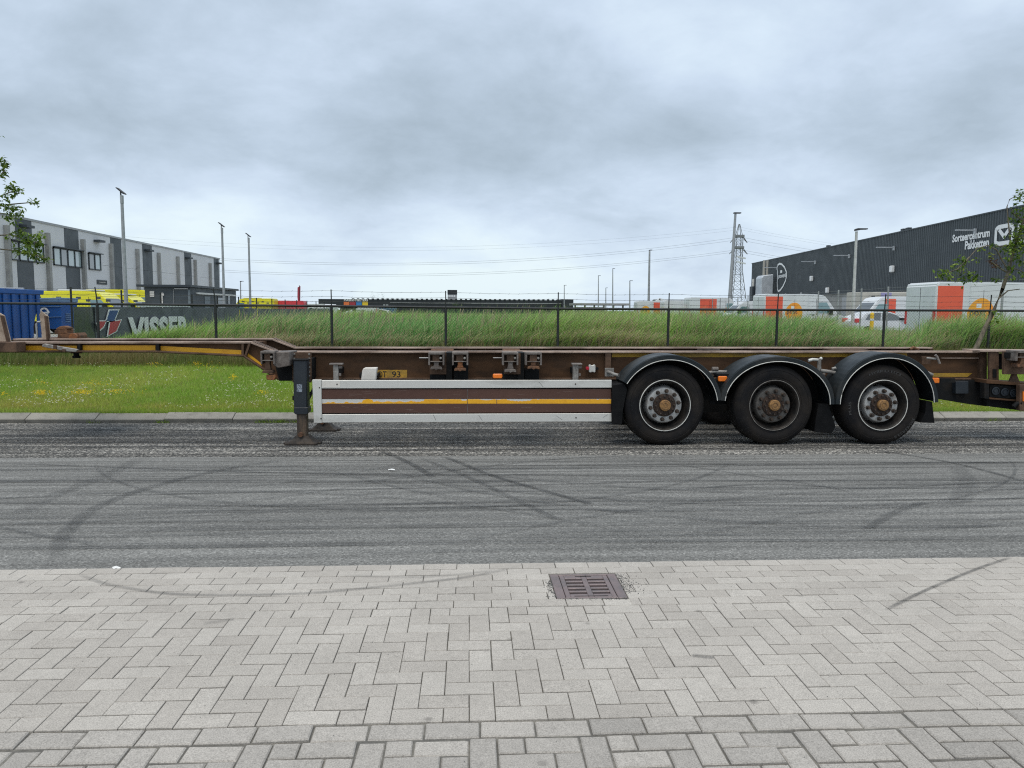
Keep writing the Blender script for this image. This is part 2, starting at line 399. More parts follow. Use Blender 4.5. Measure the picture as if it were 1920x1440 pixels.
# room for the gully: stones under it go, stones across its edge are cut
gx0, gx1, gy0, gy1 = GR[0]-.004, GR[1]+.004, GR[2]-.004, GR[3]+.004
cut = []
for b in bricks:
    x0, x1, y0, y1, k = b
    if x1 <= gx0 or x0 >= gx1 or y1 <= gy0 or y0 >= gy1: cut.append(b); continue
    if x0 < gx0-.03: cut.append([x0, gx0, y0, y1, k])
    if x1 > gx1+.03: cut.append([gx1, x1, y0, y1, k])
    if y0 < gy0-.03: cut.append([x0, x1, y0, gy0, k])
    if y1 > gy1+.03: cut.append([x0, x1, gy1, y1, k])
bricks = cut
def seen(b):
    p = Vector(((b[0]+b[1])/2, (b[2]+b[3])/2, 0))-EYE; d = p.dot(AXF)
    if d < .3: return None
    u, v = 960+FPX*p.dot(AXR)/d, 720-FPX*p.dot(AXU)/d
    if -40 < u < 1960 and v < 1470: return (b[1]-b[0])*(b[3]-b[2])/d**3
    return None
vis = sorted([(s, i) for i, b in enumerate(bricks) for s in [seen(b)] if s], reverse=True)
single = set(i for s, i in vis[:300])
def brick_geo(lx, ly, jt, bv, h=.07):
    x, y_ = lx/2-jt*.42, ly/2-jt*.66
    v = [(-x, -y_, -h), (x, -y_, -h), (x, y_, -h), (-x, y_, -h), (-x, -y_, -bv), (x, -y_, -bv), (x, y_, -bv), (-x, y_, -bv),
         (-x+bv, -y_+bv, 0), (x-bv, -y_+bv, 0), (x-bv, y_-bv, 0), (-x+bv, y_-bv, 0)]
    f = [(0, 1, 5, 4), (1, 2, 6, 5), (2, 3, 7, 6), (3, 0, 4, 7), (4, 5, 9, 8), (5, 6, 10, 9), (6, 7, 11, 10), (7, 4, 8, 11), (8, 9, 10, 11)]
    return v, f
bmesh_cache = {}
mass = {0: MB(), 1: MB()}
for i, b in enumerate(bricks):
    x0, x1, y0, y1, k = b; lx, ly = x1-x0, y1-y0
    if lx < .02 or ly < .02: continue
    jt, bv = ((.0046, .0020) if k == 0 else (.0085, .0050))
    dz = random.gauss(0, .0009 if k == 0 else .0022); ax_, ay_ = random.gauss(0, .004 if k == 0 else .008), random.gauss(0, .004 if k == 0 else .008)
    rz = random.gauss(0, .0035 if k == 0 else .010); px_, py_ = (x0+x1)/2+random.gauss(0, .0006), (y0+y1)/2+random.gauss(0, .0006)
    if i in single:
        key = (round(lx, 3), round(ly, 3), k)
        if key not in bmesh_cache:
            v, f = brick_geo(lx, ly, jt, bv); me = bpy.data.meshes.new('brick'); me.from_pydata(v, [], f); me.materials.append(MATS['paver' if k == 0 else 'cobble']); bmesh_cache[key] = me
        o = bpy.data.objects.new('brick', bmesh_cache[key]); COL.objects.link(o); o.location = (px_, py_, dz); o.rotation_euler = (ax_, ay_, rz); o.parent = pavement
    else:
        v, f = brick_geo(lx, ly, jt, bv); mtx = Matrix.Translation((px_, py_, dz)) @ Matrix.Rotation(rz, 4, 'Z') @ Matrix.Rotation(ax_, 4, 'X') @ Matrix.Rotation(ay_, 4, 'Y')
        mass[k].add([mtx @ Vector(p) for p in v], f)
for k, nm in ((0, 'paver_mass'), (1, 'cobble_mass')):
    tag(mass[k].build('paving_stones', nm, pavement), kind='stuff')

# ================================================================== carriageway, parking lane, kerb
xs = [x for x in np.linspace(-90, 90, 61)]
tag(sheet('road', xs, [(4.85, -.012), (6.2, road_z(6.2)-.002), (8.965, road_z(8.965))], 'asphalt'), kind='structure')
tag(sheet('parking_lane', xs, [(8.95, road_z(8.95)-.006), (8.97, road_z(8.97)-.002), (12.3, road_z(12.3))], 'chipped_lane'), kind='structure')
kerb = bpy.data.objects.new('kerb', None); COL.objects.link(kerb); kerb['kind'] = 'structure'; ORG['kerb'] = Vector()
KY = 12.11; KZ = -.146
kp = [(.03, -.12), (.026, .0), (.0, .058), (.010, .070), (.150, .128), (.172, .138), (.215, .138), (.215, -.12)]
def kerb_stone(x0, x1, sag):
    b = MB(); b.prismx([(KY+a, KZ+z+sag) for a, z in kp], x0+.004, x1-.004)
    return b.build('kerb_stone', 'kerb_concrete', kerb, bevel=.004)
x = -6.822-1.045*9
for i in range(36):
    o = kerb_stone(x, x+1.045, random.uniform(-.004, .003)); o.rotation_euler[0] = random.uniform(-.0005, .0005); x += 1.045
tag(MB().box(-90, -6.822-1.045*9, KY, KY+.215, KZ-.12, KZ+.12).box(x, 90, KY, KY+.215, KZ-.12, KZ+.12).build('kerb_run', 'kerb_concrete', kerb), kind='stuff')

# ================================================================== verge and field
def verge_z(y):
    if y < 12.34: return KZ+.105
    t = min(1, (y-12.34)/8.4); return KZ+.105+(.32-KZ-.105)*(t*t*(3-2*t)*.5+t*.5)
rows = [(y_, verge_z(y_)) for y_ in np.linspace(12.335, 20.8, 18)]
tag(sheet('verge', xs, rows, 'verge_soil'), kind='structure')
def field_z(y): return .32-.12*min(1, max(0, (y-20.8)/6))
gx = [-4000, -1200, -400, -120, -60, -30, -15, 0, 15, 30, 60, 120, 400, 1200, 4000]
tag(sheet('ground', gx, [(20.78, .319), (22, field_z(22)), (24, field_z(24)), (27, .20), (60, .20), (200, .2), (900, .2), (5000, .2)], 'field_soil'), kind='structure')
tag(MB().add([(-400, 21.6, .305), (-10.9, 21.6, .305), (-10.9, 27, .212), (-10.9, 130, .212), (-400, 130, .212), (-400, 27, .212)], [(0, 1, 2, 5), (2, 3, 4, 5)]).build('yard', 'yard_paving'), kind='structure')
def depot_xy(s, t): a = R(4.7); return (17.0+math.sin(a)*s+math.cos(a)*t, math.cos(a)*s-math.sin(a)*t)
dq = [depot_xy(27, .6), depot_xy(27, 120), depot_xy(260, 120), depot_xy(260, .6)]
tag(MB().add([(p[0], p[1], .208) for p in dq], [(0, 1, 2, 3)]).build('depot_yard', 'yard_paving'), kind='structure')

# ---- grass: every blade is a small bent strip; colour per blade
def blades(name, pos, h, w, lean, cols, mat='grass_blade', segs=2):
    n = len(pos); ang = RNG.uniform(0, 2*np.pi, n); sx, sy = np.cos(ang)*w*.5, np.sin(ang)*w*.5
    V = []; top = np.zeros((n, 3))
    if segs == 1:
        a = pos.copy(); a[:, 0] -= sx; a[:, 1] -= sy; b = pos.copy(); b[:, 0] += sx; b[:, 1] += sy
        c = pos.copy(); c[:, :2] += lean*h[:, None]; c[:, 2] += h
        V = np.stack([a, b, c], 1).reshape(-1, 3); F = np.arange(3*n); cnt = np.full(n, 3); C = np.repeat(cols, 3, 0)
        C = C.reshape(n, 3, 3); C = C.reshape(-1, 3)
    else:
        a = pos.copy(); a[:, 0] -= sx; a[:, 1] -= sy; b = pos.copy(); b[:, 0] += sx; b[:, 1] += sy
        m_ = pos.copy(); m_[:, :2] += lean*(h*.28)[:, None]; m_[:, 2] += h*.6
        c = m_.copy(); c[:, 0] -= sx*.8; c[:, 1] -= sy*.8; d = m_.copy(); d[:, 0] += sx*.8; d[:, 1] += sy*.8
        e = pos.copy(); e[:, :2] += lean*h[:, None]; e[:, 2] += h*(1-.18*np.minimum(1, np.hypot(lean[:, 0], lean[:, 1])))
        V = np.stack([a, b, c, d, e], 1).reshape(-1, 3); k = np.arange(n)[:, None]*5
        F = np.concatenate([k+0, k+1, k+3, k+2, k+2, k+3, k+4], 1).ravel(); cnt = np.tile([4, 3], n); C = np.repeat(cols, 5, 0)
    return raw_mesh(name, V, F, cnt, mat, C)
def vnoise(x, y, f, seed):
    r = np.random.default_rng(seed); out = np.zeros_like(x)
    for k in range(7):
        a = r.uniform(0, 2*np.pi); ff = f*r.uniform(.6, 1.7); p = r.uniform(0, 6.28); out += np.sin((x*np.cos(a)+y*np.sin(a))*ff+p)
    return out/7**.5/1.4
def pick(cols, idx): return np.asarray(cols)[idx]
# mown verge
n = 330000; gy = 12.37+(20.6-12.37)*RNG.random(n)**1.25; gx_ = RNG.uniform(-13, 16, n)*(gy/20)*1.25+.4*(gy/20)
gz = np.interp(gy, [r[0] for r in rows], [r[1] for r in rows])
pz = vnoise(gx_, gy, 1.4, 3)+.5*vnoise(gx_, gy, 5, 4)
hh = np.clip(RNG.normal(.062, .018, n)+.018*pz, .02, .16)
dry = np.clip(.95-(gy-12.4)/2.6, 0, 1)*.75+.28*pz+RNG.normal(0, .14, n)
edge_green = gy < 12.75; dry = np.where(edge_green, dry-.55, dry)
t = np.clip(dry, 0, 1)[:, None]; t2 = np.clip(pz*.5+.3+RNG.normal(0, .2, n), 0, 1)[:, None]
green = np.array([.235, .380, .045])*(1-t2)+np.array([.43, .52, .10])*t2
cols = green*(1-t)+np.array([.46, .42, .095])*t
cols *= RNG.uniform(.72, 1.25, (n, 1))
straw = RNG.random(n) < .05+.10*np.clip(dry, 0, 1); cols[straw] = np.array([.42, .35, .17])*RNG.uniform(.7, 1.1, (straw.sum(), 1))
tag(blades('verge_grass', np.stack([gx_, gy, gz], 1), hh, RNG.uniform(.006, .013, n), RNG.normal(0, .45, (n, 2)), cols, segs=1), 'short mown grass on the verge behind the kerb', 'grass', kind='stuff')
# rough grass at the foot of the fence
n = 60000; gx_ = RNG.uniform(-15, 19, n); gy = RNG.uniform(18.6, 21.4, n); gz = np.interp(gy, [r[0] for r in rows], [r[1] for r in rows])
pz = vnoise(gx_, gy, 1.5, 9); hh = np.clip(RNG.normal(.26, .09, n)+.07*pz+.12*(gy-19.6)/1.5, .05, .7)
t = np.clip(.42+.35*pz+RNG.normal(0, .22, n), 0, 1)[:, None]; cols = (np.array([.120, .185, .035])*(1-t)+np.array([.30, .24, .105])*t)*RNG.uniform(.7, 1.2, (n, 1))
tag(blades('rough_grass', np.stack([gx_, gy, gz], 1), hh, RNG.uniform(.008, .016, n), RNG.normal(0, .30, (n, 2))+np.array([.12, 0]), cols), 'rough olive grass along the foot of the black fence', 'grass', kind='stuff')
# tall wind-blown grass of the field
def tall_h(x, y):
    h = np.interp(x, [-30, -11.5, -10.2, -8.5, -6.5, 9.0, 11.2, 12.6, 14.0, 30], [.18, .22, .40, .74, 1.16, 1.20, .95, .86, 1.14, 1.2])
    return h
n = 170000; u = RNG.random(n); gy = 21.15+u**1.7*26; gx_ = RNG.uniform(-10.6, 17.0, n); wide = gy > 24
gx_ = np.where(wide, RNG.uniform(-10.5, 1, n)*0+RNG.uniform(-10.5, 17.4, n), gx_)
left = RNG.random(n) < .07; gx_ = np.where(left, RNG.uniform(-16, -10.4, n), gx_); gy = np.where(left, RNG.uniform(21.2, 23.5, n), gy)
p1 = vnoise(gx_, gy*.8, .55, 21); p2 = vnoise(gx_, gy, 1.7, 22)
ratio = gx_/gy; hh = tall_h(gx_, gy)*np.where((ratio > .475) & (ratio < .60) & (gy > 21.8), .66, 1.0)*np.clip(1+.13*p1+.13*p2+RNG.normal(0, .17, n), .4, 1.42)
gz = .32-.12*np.clip((gy-20.8)/6, 0, 1)
t = np.clip(.40+.60*p1+RNG.normal(0, .22, n), 0, 1)[:, None]; t3 = np.clip(.5*p2+.1+RNG.normal(0, .25, n), 0, 1)[:, None]
cols = np.array([.135, .295, .080])*(1-t)+np.array([.300, .430, .080])*t; cols = cols*(1-.35*t3)+np.array([.28, .37, .19])*(.35*t3)
cols *= 1.45*RNG.uniform(.5, 1.35, (n, 1)); pale = RNG.random(n) < .10; cols[pale] = np.array([.55, .64, .28])*RNG.uniform(.7, 1.15, (pale.sum(), 1))
tanp = np.clip(vnoise(gx_, gy, .8, 31)*1.3-.25, 0, 1)+.9*np.clip(1-(gy-21.1)/1.2, 0, 1)*(vnoise(gx_, gy*0, 1.1, 33) > .1); hh = np.where((tanp > .5) & (gy < 22.2), hh*.62, hh); lowt = (RNG.random(n) < .08+.45*tanp); cols[lowt] = np.array([.60, .50, .29])*RNG.uniform(.65, 1.15, (lowt.sum(), 1))
lean = np.stack([RNG.normal(.42, .30, n), RNG.normal(0, .30, n)], 1)
tag(blades('tall_grass', np.stack([gx_, gy, gz], 1), hh, np.where(pale, RNG.uniform(.022, .045, n), RNG.uniform(.014, .034, n)), lean, cols), 'tall wind-blown green grass filling the field behind the black fence', 'grass', kind='stuff')
# seed heads standing above the tall grass
n = 1700; sx_ = RNG.uniform(-8.5, 17, n); sy_ = 21.3+RNG.random(n)**1.4*9; sel = vnoise(sx_, sy_, 1.3, 61)+RNG.normal(0, .4, n) > .15; sx_, sy_ = sx_[sel], sy_[sel]; n = len(sx_)
sz_ = .32-.12*np.clip((sy_-20.8)/6, 0, 1); rt0 = sx_/sy_; sh_ = tall_h(sx_, sy_)*RNG.uniform(.95, 1.28, n)*np.where((rt0 > .475) & (rt0 < .60), .68, 1.0); ln_ = np.stack([RNG.normal(.22, .12, n), RNG.normal(0, .1, n)], 1)
b0 = np.stack([sx_, sy_, sz_], 1); tip = b0+np.stack([ln_[:, 0]*sh_, ln_[:, 1]*sh_, sh_], 1); mid = b0+(tip-b0)*.78; k_ = np.arange(n)[:, None]*7
V_ = np.stack([b0-[.003, 0, 0], b0+[.003, 0, 0], mid-[.003, 0, 0], mid+[.003, 0, 0], mid+(tip-mid)*.4-[.014, .006, 0], mid+(tip-mid)*.4+[.014, .006, 0], tip], 1).reshape(-1, 3)
F_ = np.concatenate([k_, k_+1, k_+3, k_+2, k_+2, k_+3, k_+5, k_+4, k_+4, k_+5, k_+6], 1).ravel()
cs_ = np.where(RNG.random((n, 1)) < .6, np.array([[.50, .42, .26]]), np.array([[.42, .40, .22]]))*RNG.uniform(.7, 1.15, (n, 1))
tag(raw_mesh('seed_heads', V_, F_, np.tile([4, 4, 3], n), 'grass_blade', np.repeat(cs_, 7, 0)), 'tan seed heads standing above the tall grass in the field', 'grass', kind='stuff')
# clover heads and yellow trefoil
def dots(name, pos, rad, cols, label):
    n = len(pos); o = np.array([[1, 0, 0], [-.5, .87, 0], [-.5, -.87, 0], [0, 0, .8]])
    V = (pos[:, None, :]+o[None]*rad[:, None, None]).reshape(-1, 3); k = np.arange(n)[:, None]*4
    F = np.concatenate([k+0, k+1, k+3, k+1, k+2, k+3, k+2, k+0, k+3], 1).ravel()
    return tag(raw_mesh(name, V, F, np.full(3*n, 3), 'grass_blade', np.repeat(cols, 4, 0)), label, 'flowers', kind='stuff')
n = 12500; fy = 12.7+(19.5-12.7)*RNG.random(n)**1.5; fx = RNG.uniform(-13, 16, n)*(fy/20)*1.2; keep = (vnoise(fx, fy, 1.6, 41)+.7*vnoise(fx, fy, 6, 42)+RNG.normal(0, .25, n)) > .35; fx, fy = fx[keep], fy[keep]
fz = np.interp(fy, [r[0] for r in rows], [r[1] for r in rows])+RNG.uniform(.05, .10, len(fx))
dots('clover_flowers', np.stack([fx, fy, fz], 1), RNG.uniform(.010, .018, len(fx)), np.array([.66, .66, .50])*RNG.uniform(.75, 1.1, (len(fx), 1)), 'small white clover heads scattered over the mown verge')
P = []
for px, py, sx, sy, k in [(78, 749, 14, 1.6, 110), (155, 748, 16, 2.0, 120), (225, 747, 34, 2, 70), (370, 707, 10, 4, 80), (437, 727, 7, 2.5, 55), (0, 750, 14, 3, 40), (290, 708, 12, 4, 40), (490, 748, 10, 2, 26), (180, 735, 30, 3, 50), (390, 712, 20, 4, 30), (80, 735, 15, 2, 30), (1790, 757, 12, 1.5, 14)]:
    for _ in range(k):
        a = gnd(random.gauss(px, sx*.6), random.gauss(py, sy*.6), -.02)
        if 12.5 < a.y < 19: P.append((a.x, a.y, float(np.interp(a.y, [r[0] for r in rows], [r[1] for r in rows]))+random.uniform(.05, .11)))
P = np.array(P); dots('trefoil_flowers', P, RNG.uniform(.008, .016, len(P)), np.array([.80, .58, .015])*RNG.uniform(.8, 1.1, (len(P), 1)), 'yellow trefoil flowers in low patches near the kerb')

# weeds over the kerb edge and in its joints
n = 9000; gx_ = RNG.uniform(-9, 11, n); gy = KY+.215+RNG.uniform(-.03, .06, n); sel = vnoise(gx_, gx_*0, 3.0, 55)+RNG.normal(0, .5, n) > -.1; gx_, gy = gx_[sel], gy[sel]; n = len(gx_)
P2 = np.stack([gx_, gy, np.full(n, KZ+.10)], 1); L2 = np.stack([RNG.normal(0, .4, n), RNG.normal(-.45, .3, n)], 1); H2 = RNG.uniform(.04, .10, n)
wx, wy, wz = [], [], []
for cx_, k in ((-4.74, 40), (-2.95, 90), (-3.2, 60), (-2.7, 40), (8.6, 30), (4.0, 50), (-5.82, 14)):
    for _ in range(k): wx.append(random.gauss(cx_, .07)); wy.append(KY-abs(random.gauss(0, .02))); wz.append(road_z(12))
P2 = np.concatenate([P2, np.stack([wx, wy, wz], 1)]); L2 = np.concatenate([L2, RNG.normal(0, .5, (len(wx), 2))]); H2 = np.concatenate([H2, RNG.uniform(.03, .08, len(wx))]); n = len(P2)
tag(blades('kerb_weeds', P2, H2, RNG.uniform(.006, .013, n), L2, np.array([.27, .40, .06])*RNG.uniform(.5, 1.2, (n, 1)), segs=1), 'grass tufts hanging over the kerb edge and in its joints', 'grass', kind='stuff')

# ================================================================== tyre marks, some also painting shade
def ribbon(name, pts, w, mat, parent, dz=.0045, zf=None):
    """flat mark through world points"""
    pts = [Vector(p) for p in pts]
    out = []
    for i in range(len(pts)-1):                              # Catmull-Rom through the given points
        p0, p1, p2, p3 = pts[max(i-1, 0)], pts[i], pts[i+1], pts[min(i+2, len(pts)-1)]
        for k in range(8):
            t = k/8; out.append(.5*((2*p1)+(-p0+p2)*t+(2*p0-5*p1+4*p2-p3)*t*t+(-p0+3*p1-3*p2+p3)*t**3))
    out.append(pts[-1]); v = []; f = []; uvs = []
    for i, p in enumerate(out):
        d = (out[min(i+1, len(out)-1)]-out[max(i-1, 0)]); d.z = 0; d.normalize(); nn = Vector((-d.y, d.x, 0))*(w/2)
        for s_ in (-1, 1):
            q = p+nn*s_; v.append((q.x, q.y, (zf(q.y) if zf else 0)+dz))
    for i in range(len(out)-1): f.append((2*i, 2*i+1, 2*i+3, 2*i+2))
    me = bpy.data.meshes.new(name); me.from_pydata(v, [], f); ul = me.uv_layers.new(name='UVMap')
    for poly in me.polygons:
        for li, vi in zip(poly.loop_indices, poly.vertices): ul.data[li].uv = ((vi//2)/(len(out)-1), vi % 2)
    me.materials.append(MATS[mat]); o = bpy.data.objects.new(name, me); COL.objects.link(o); o.parent = parent; return o
road_o = bpy.data.objects['road']; lane_o = bpy.data.objects['parking_lane']
def rz2(y): return max(road_z(y), -FALL*(y-4.85)) if y > 4.9 else -.010
marks = [([(103, 1053), (117, 1007), (167, 960), (233, 930), (333, 900), (450, 875), (533, 863)], .16, 'rubber'),
         ([(40, 965), (60, 950), (133, 917), (207, 888), (267, 858)], .22, 'rubber_faint'),
         ([(715, 846), (743, 857), (780, 875), (813, 896)], .11, 'rubber_or_shade'),
         ([(830, 857), (847, 862), (923, 892), (1007, 917), (1075, 936), (1114, 948)], .10, 'rubber_or_shade'),
         ([(783, 857), (873, 893), (973, 940), (1045, 974)], .10, 'rubber'),
         ([(1640, 845), (1680, 850), (1780, 867), (1863, 887), (1925, 905)], .10, 'rubber_or_shade'),
         ([(1620, 995), (1680, 960), (1735, 942)], .11, 'rubber'),
         ([(1240, 870), (1280, 873), (1413, 893), (1513, 907), (1610, 926)], .07, 'rubber'),
         ([(-20, 1027), (300, 1026), (640, 1021), (960, 1017), (1280, 1014), (1600, 1012), (1940, 1007)], .05, 'rubber_or_shade'),
         ([(-20, 985), (60, 1001), (120, 1011), (180, 1020)], .08, 'rubber'),
         ([(-20, 982), (150, 979), (300, 970), (500, 962)], .05, 'rubber'),
         ([(-20, 868), (200, 876), (420, 884), (640, 889), (900, 890), (1280, 894)], .07, 'rubber_or_shade'),
         ([(640, 905), (760, 896), (900, 876), (1060, 860), (1200, 855)], .08, 'rubber'),
         ([(640, 950), (800, 944), (950, 939), (1060, 936)], .11, 'rubber'),
         ([(640, 1041), (820, 1034), (1000, 1028), (1280, 1024)], .07, 'rubber_faint'),
         ([(1280, 1005), (1400, 985), (1480, 969), (1600, 950), (1720, 942)], .10, 'rubber_faint'),
         ([(1280, 918), (1440, 908), (1640, 915), (1930, 900)], .06, 'rubber_or_shade'),
         ([(1280, 870), (1500, 872), (1700, 871), (1930, 868)], .06, 'rubber_or_shade'),
         ([(1500, 1000), (1700, 994), (1900, 984)], .07, 'rubber'),
         ([(0, 1058), (200, 1052), (400, 1046), (640, 1040)], .06, 'rubber_faint'),
         ([(1790, 870), (1812, 900), (1805, 930), (1780, 948)], .25, 'rubber_faint')]
for pl, w, mname in marks: ribbon('tyre_or_shade_mark', [gs(*p) for p in pl], w, mname, road_o, .0045, rz2)
for i in range(16):                                     # faint turning arcs of manoeuvring lorries
    a0 = random.uniform(0, 6.28); rr = random.uniform(3, 9); cxm, cym = random.uniform(-5, 6), 6.8+random.choice((-1, 1))*rr*random.uniform(.75, 1.0); pts_ = []
    for k in range(60):
        a = a0+k*.105; q_ = (cxm+rr*math.cos(a), cym+rr*math.sin(a), 0)
        if 5.05 < q_[1] < 8.85 and -7 < q_[0] < 8: pts_.append(q_)
        elif len(pts_) > 4: break
        else: pts_ = []
    if len(pts_) > 4: ribbon('tyre_or_shade_mark', pts_, random.uniform(.03, .09), random.choice(['rubber', 'rubber_faint']), road_o, .008+.0005*(i % 4), rz2)
for i in range(84):
    y0 = random.uniform(5.2, 8.85); xm = random.uniform(-6, 7); ln = random.uniform(1.2, 6.5); sl = random.gauss(0, .035); cv = random.gauss(0, .02)
    ribbon('tyre_or_shade_mark', [(xm-ln, max(5.0, min(8.9, y0-sl*ln)), 0), (xm, max(5.0, min(8.9, y0+cv)), 0), (xm+ln, max(5.0, min(8.9, y0+sl*ln)), 0)], random.uniform(.018, .065), random.choice(['rubber', 'rubber_faint', 'rubber', 'rubber_or_shade']), road_o, .0045+.0006*(i % 5), rz2)
for xa_, xb_, y0, w_ in ((-7.5, -2.6, 10.2, .42), (-6.8, -3.2, 10.75, .3), (-3.2, 2.2, 10.35, .55), (-2.2, 2.6, 9.75, .34), (-1.6, 2.4, 11.1, .6), (1.4, 7.0, 10.0, .5), (1.6, 6.6, 10.6, .6), (1.8, 6.8, 11.3, .6), (5.6, 9.5, 10.2, .4), (.2, 3.6, 9.45, .14), (3.4, 7.6, 9.42, .12), (5.5, 9.8, 9.7, .2)):  # broad rubber bands that also paint deeper shade under the trailer
    ribbon('tyre_or_shade_mark', [(xa_, y0+random.gauss(0, .03), 0), ((xa_+xb_)/2, y0, 0), (xb_, y0+random.gauss(0, .03), 0)], w_, 'rubber_or_shade', lane_o, .0048, rz2)
for i in range(44):
    y0 = random.uniform(9.15, 11.7); xm = random.uniform(-8, 9); ln = random.uniform(1.0, 4.5); sl = random.gauss(0, .02)
    ribbon('tyre_or_shade_mark', [(xm-ln, y0-sl*ln, 0), (xm, y0, 0), (xm+ln, y0+sl*ln, 0)], random.uniform(.04, .16), random.choice(['rubber', 'rubber_or_shade']), lane_o, .0055+.0006*(i % 5), rz2)
for pl, w, mname in [([(1658, 1146), (1735, 1108), (1830, 1068), (1895, 1046)], .035, 'rubber_or_shade'),
                     ([(150, 1078), (175, 1088), (215, 1099), (300, 1112), (400, 1117), (560, 1114), (660, 1106), (760, 1096), (880, 1082), (975, 1062)], .05, 'rubber'),
                     ([(640, 1080), (800, 1082), (930, 1070)], .05, 'rubber_faint'), ([(380, 1170), (440, 1162)], .05, 'rubber_faint'), ([(1296, 1230), (1340, 1234)], .05, 'rubber')]:
    ribbon('scuff_mark', [gnd(*p) for p in pl], w, mname, pavement, .0045)
# ================================================================== container chassis semi-trailer
pmat('brown_paint', (.115, .060, .031), (.045, .027, .017), 2.0, .38, .66, .78, 0, .14, 45, .12, (1, 1, 2.2), .2)
pmat('brown_worn', (.150, .090, .058), (.062, .038, .025), 5, .36, .64, .78, 0, .2, 60, .25, (1, 1, 1), .25)
pmat('tan_steel', (.44, .345, .265), (.24, .175, .125), 6, .42, .68, .75, 0, .15, 60, .2)
pmat('flange_worn', (.42, .315, .25), (.17, .115, .085), 3.2, .38, .62, .68, 0, .22, 60, .25, (.5, 1, 1))
pmat('rust', (.20, .095, .045), (.085, .045, .027), 12, .36, .62, .85, 0, .25, 70, .5)
pmat('rust_orange', (.33, .12, .035), (.14, .06, .028), 14, .36, .62, .85, 0, .25, 70, .5)
pmat('grey_brown_steel', (.20, .175, .155), (.10, .08, .068), 9, .38, .62, .7, .1, .2, 60, .3)
pmat('black_steel', (.009, .0095, .010), (.022, .018, .015), 5, .5, .75, .75, 0, .2, 60, .2, (1, 1, 1), .2)
pmat('yellow_tape', (.86, .43, .014), (.74, .34, .014), 6, .5, .75, .5, 0, .08, 50)
pmat('yellow_tape_dirty', (.50, .29, .022), (.26, .16, .028), 3.5, .40, .62, .6, 0, .2, 50, 0, (.5, 1, 1))
pmat('yellow_plate', (.56, .31, .03), (.30, .19, .045), 9, .42, .66, .6, 0, .15, 50)
pmat('plank_brown', (.112, .058, .044), (.090, .047, .036), 1.2, .40, .66, .65, 0, .06, 60, 0, (.3, 1, 1), .25)
pmat('white_alu', (.64, .63, .59), (.36, .345, .31), 2.4, .54, .84, .42, .15, .05, 70, 0, (.6, 1, 2))
pmat('grime', (.09, .085, .08), (.20, .19, .18), 9, .4, .6, .9)
pmat('plastic_guard', (.012, .017, .020), (.040, .040, .037), 2.6, .48, .74, .5, 0, .10, 60, 0, (1, 1, 1), .32)
pmat('rubber_flap', (.006, .0062, .007), (.010, .010, .0105), 6, .4, .6, .8, 0, .15, 60, .15, (1, 1, 1), .15)
pmat('tyre_rubber', (.0105, .0105, .0120), (.030, .0245, .0200), 3.0, .40, .70, .8, 0, .12, 90, .12, (1, 1, 1), .16)
pmat('rim_paint', (.010, .009, .0085), (.034, .027, .022), 6, .42, .64, .6, .2, .15, 60, .1)
pmat('hub_silver', (.46, .455, .44), (.25, .225, .20), 9, .46, .70, .5, .25, .15, 80, .1)
pmat('hub_dirty', (.085, .080, .074), (.14, .125, .11), 9, .42, .66, .75, .1, .2, 80, .2)
pmat('nut_steel', (.028, .025, .023), (.075, .050, .035), 25, .4, .6, .6, .3, .2, 90)
pmat('hub_rust', (.060, .034, .022), (.026, .020, .017), 22, .4, .62, .8, .1, .25, 90, .3)
pmat('hub_cap_rust', (.34, .185, .065), (.17, .095, .045), 30, .4, .65, .7, .2, .2, 90, .2)
pmat('pale_line', (.66, .65, .60), (.42, .41, .38), 8, .5, .7, .6, 0, .1, 60)
pmat('leg_paint', (.011, .016, .023), (.022, .028, .034), 5, .45, .7, .5, 0, .1, 60, .1)
pmat('leg_inner', (.115, .078, .050), (.055, .040, .030), 8, .4, .62, .6, .1, .2, 60, .25, (3, 3, .6))
pmat('foot_steel', (.050, .037, .027), (.018, .015, .013), 9, .4, .65, .7, .1, .2, 60, .3)
pmat('amber_lens', (.88, .21, .012), (.78, .16, .01), 20, .5, .7, .25, 0, .05, 90, 0, (1, 1, 1), .6)
pmat('red_plastic', (.50, .012, .035), None, rough=.45)
pmat('galvanised', (.42, .43, .43), (.30, .305, .305), 6, .42, .64, .48, .35, .08, 60)
pmat('grey_fitting', (.30, .285, .26), (.16, .145, .13), 12, .42, .64, .6, .15, .18, 70, .2)
pmat('white_plate', (.70, .66, .60), (.60, .56, .50), 5, .5, .7, .55, 0, .05, 60)
pmat('scratch', (.21, .145, .12), None, rough=.8)
pmat('ink', (.022, .020, .018), None, rough=.7, grain=0)
pmat('label_print', (.30, .34, .39), (.10, .12, .15), 40, .45, .55, .6)

YO, YW, YF = 9.70, 10.35, 11.45            # outer edge, near beam, far beam
trailer = thing('container_trailer', 'brown skeletal container semi-trailer with yellow stripes parked along the kerb', 'trailer', (1.0, 10.9, -.1))
def S(px, py, Y): p = at(px, py, Y); return (p.x, p.z)
def ppoly(poly, Y): return [S(x, y_, Y) for x, y_ in poly]
def pbox(b, x0, x1, y0, y1, Y, d):
    """box over a pixel rectangle whose front face stands at Y, d deep"""
    (xa, za), (xb, zb) = S(x0, y0, Y), S(x1, y1, Y); return b.box(xa, xb, Y, Y+d, zb, za)
def part(name, mat, par=None, bevel=0, smooth=False):
    def done(b): return b.build(name, mat, par or trailer, bevel=bevel, smooth=smooth)
    return done

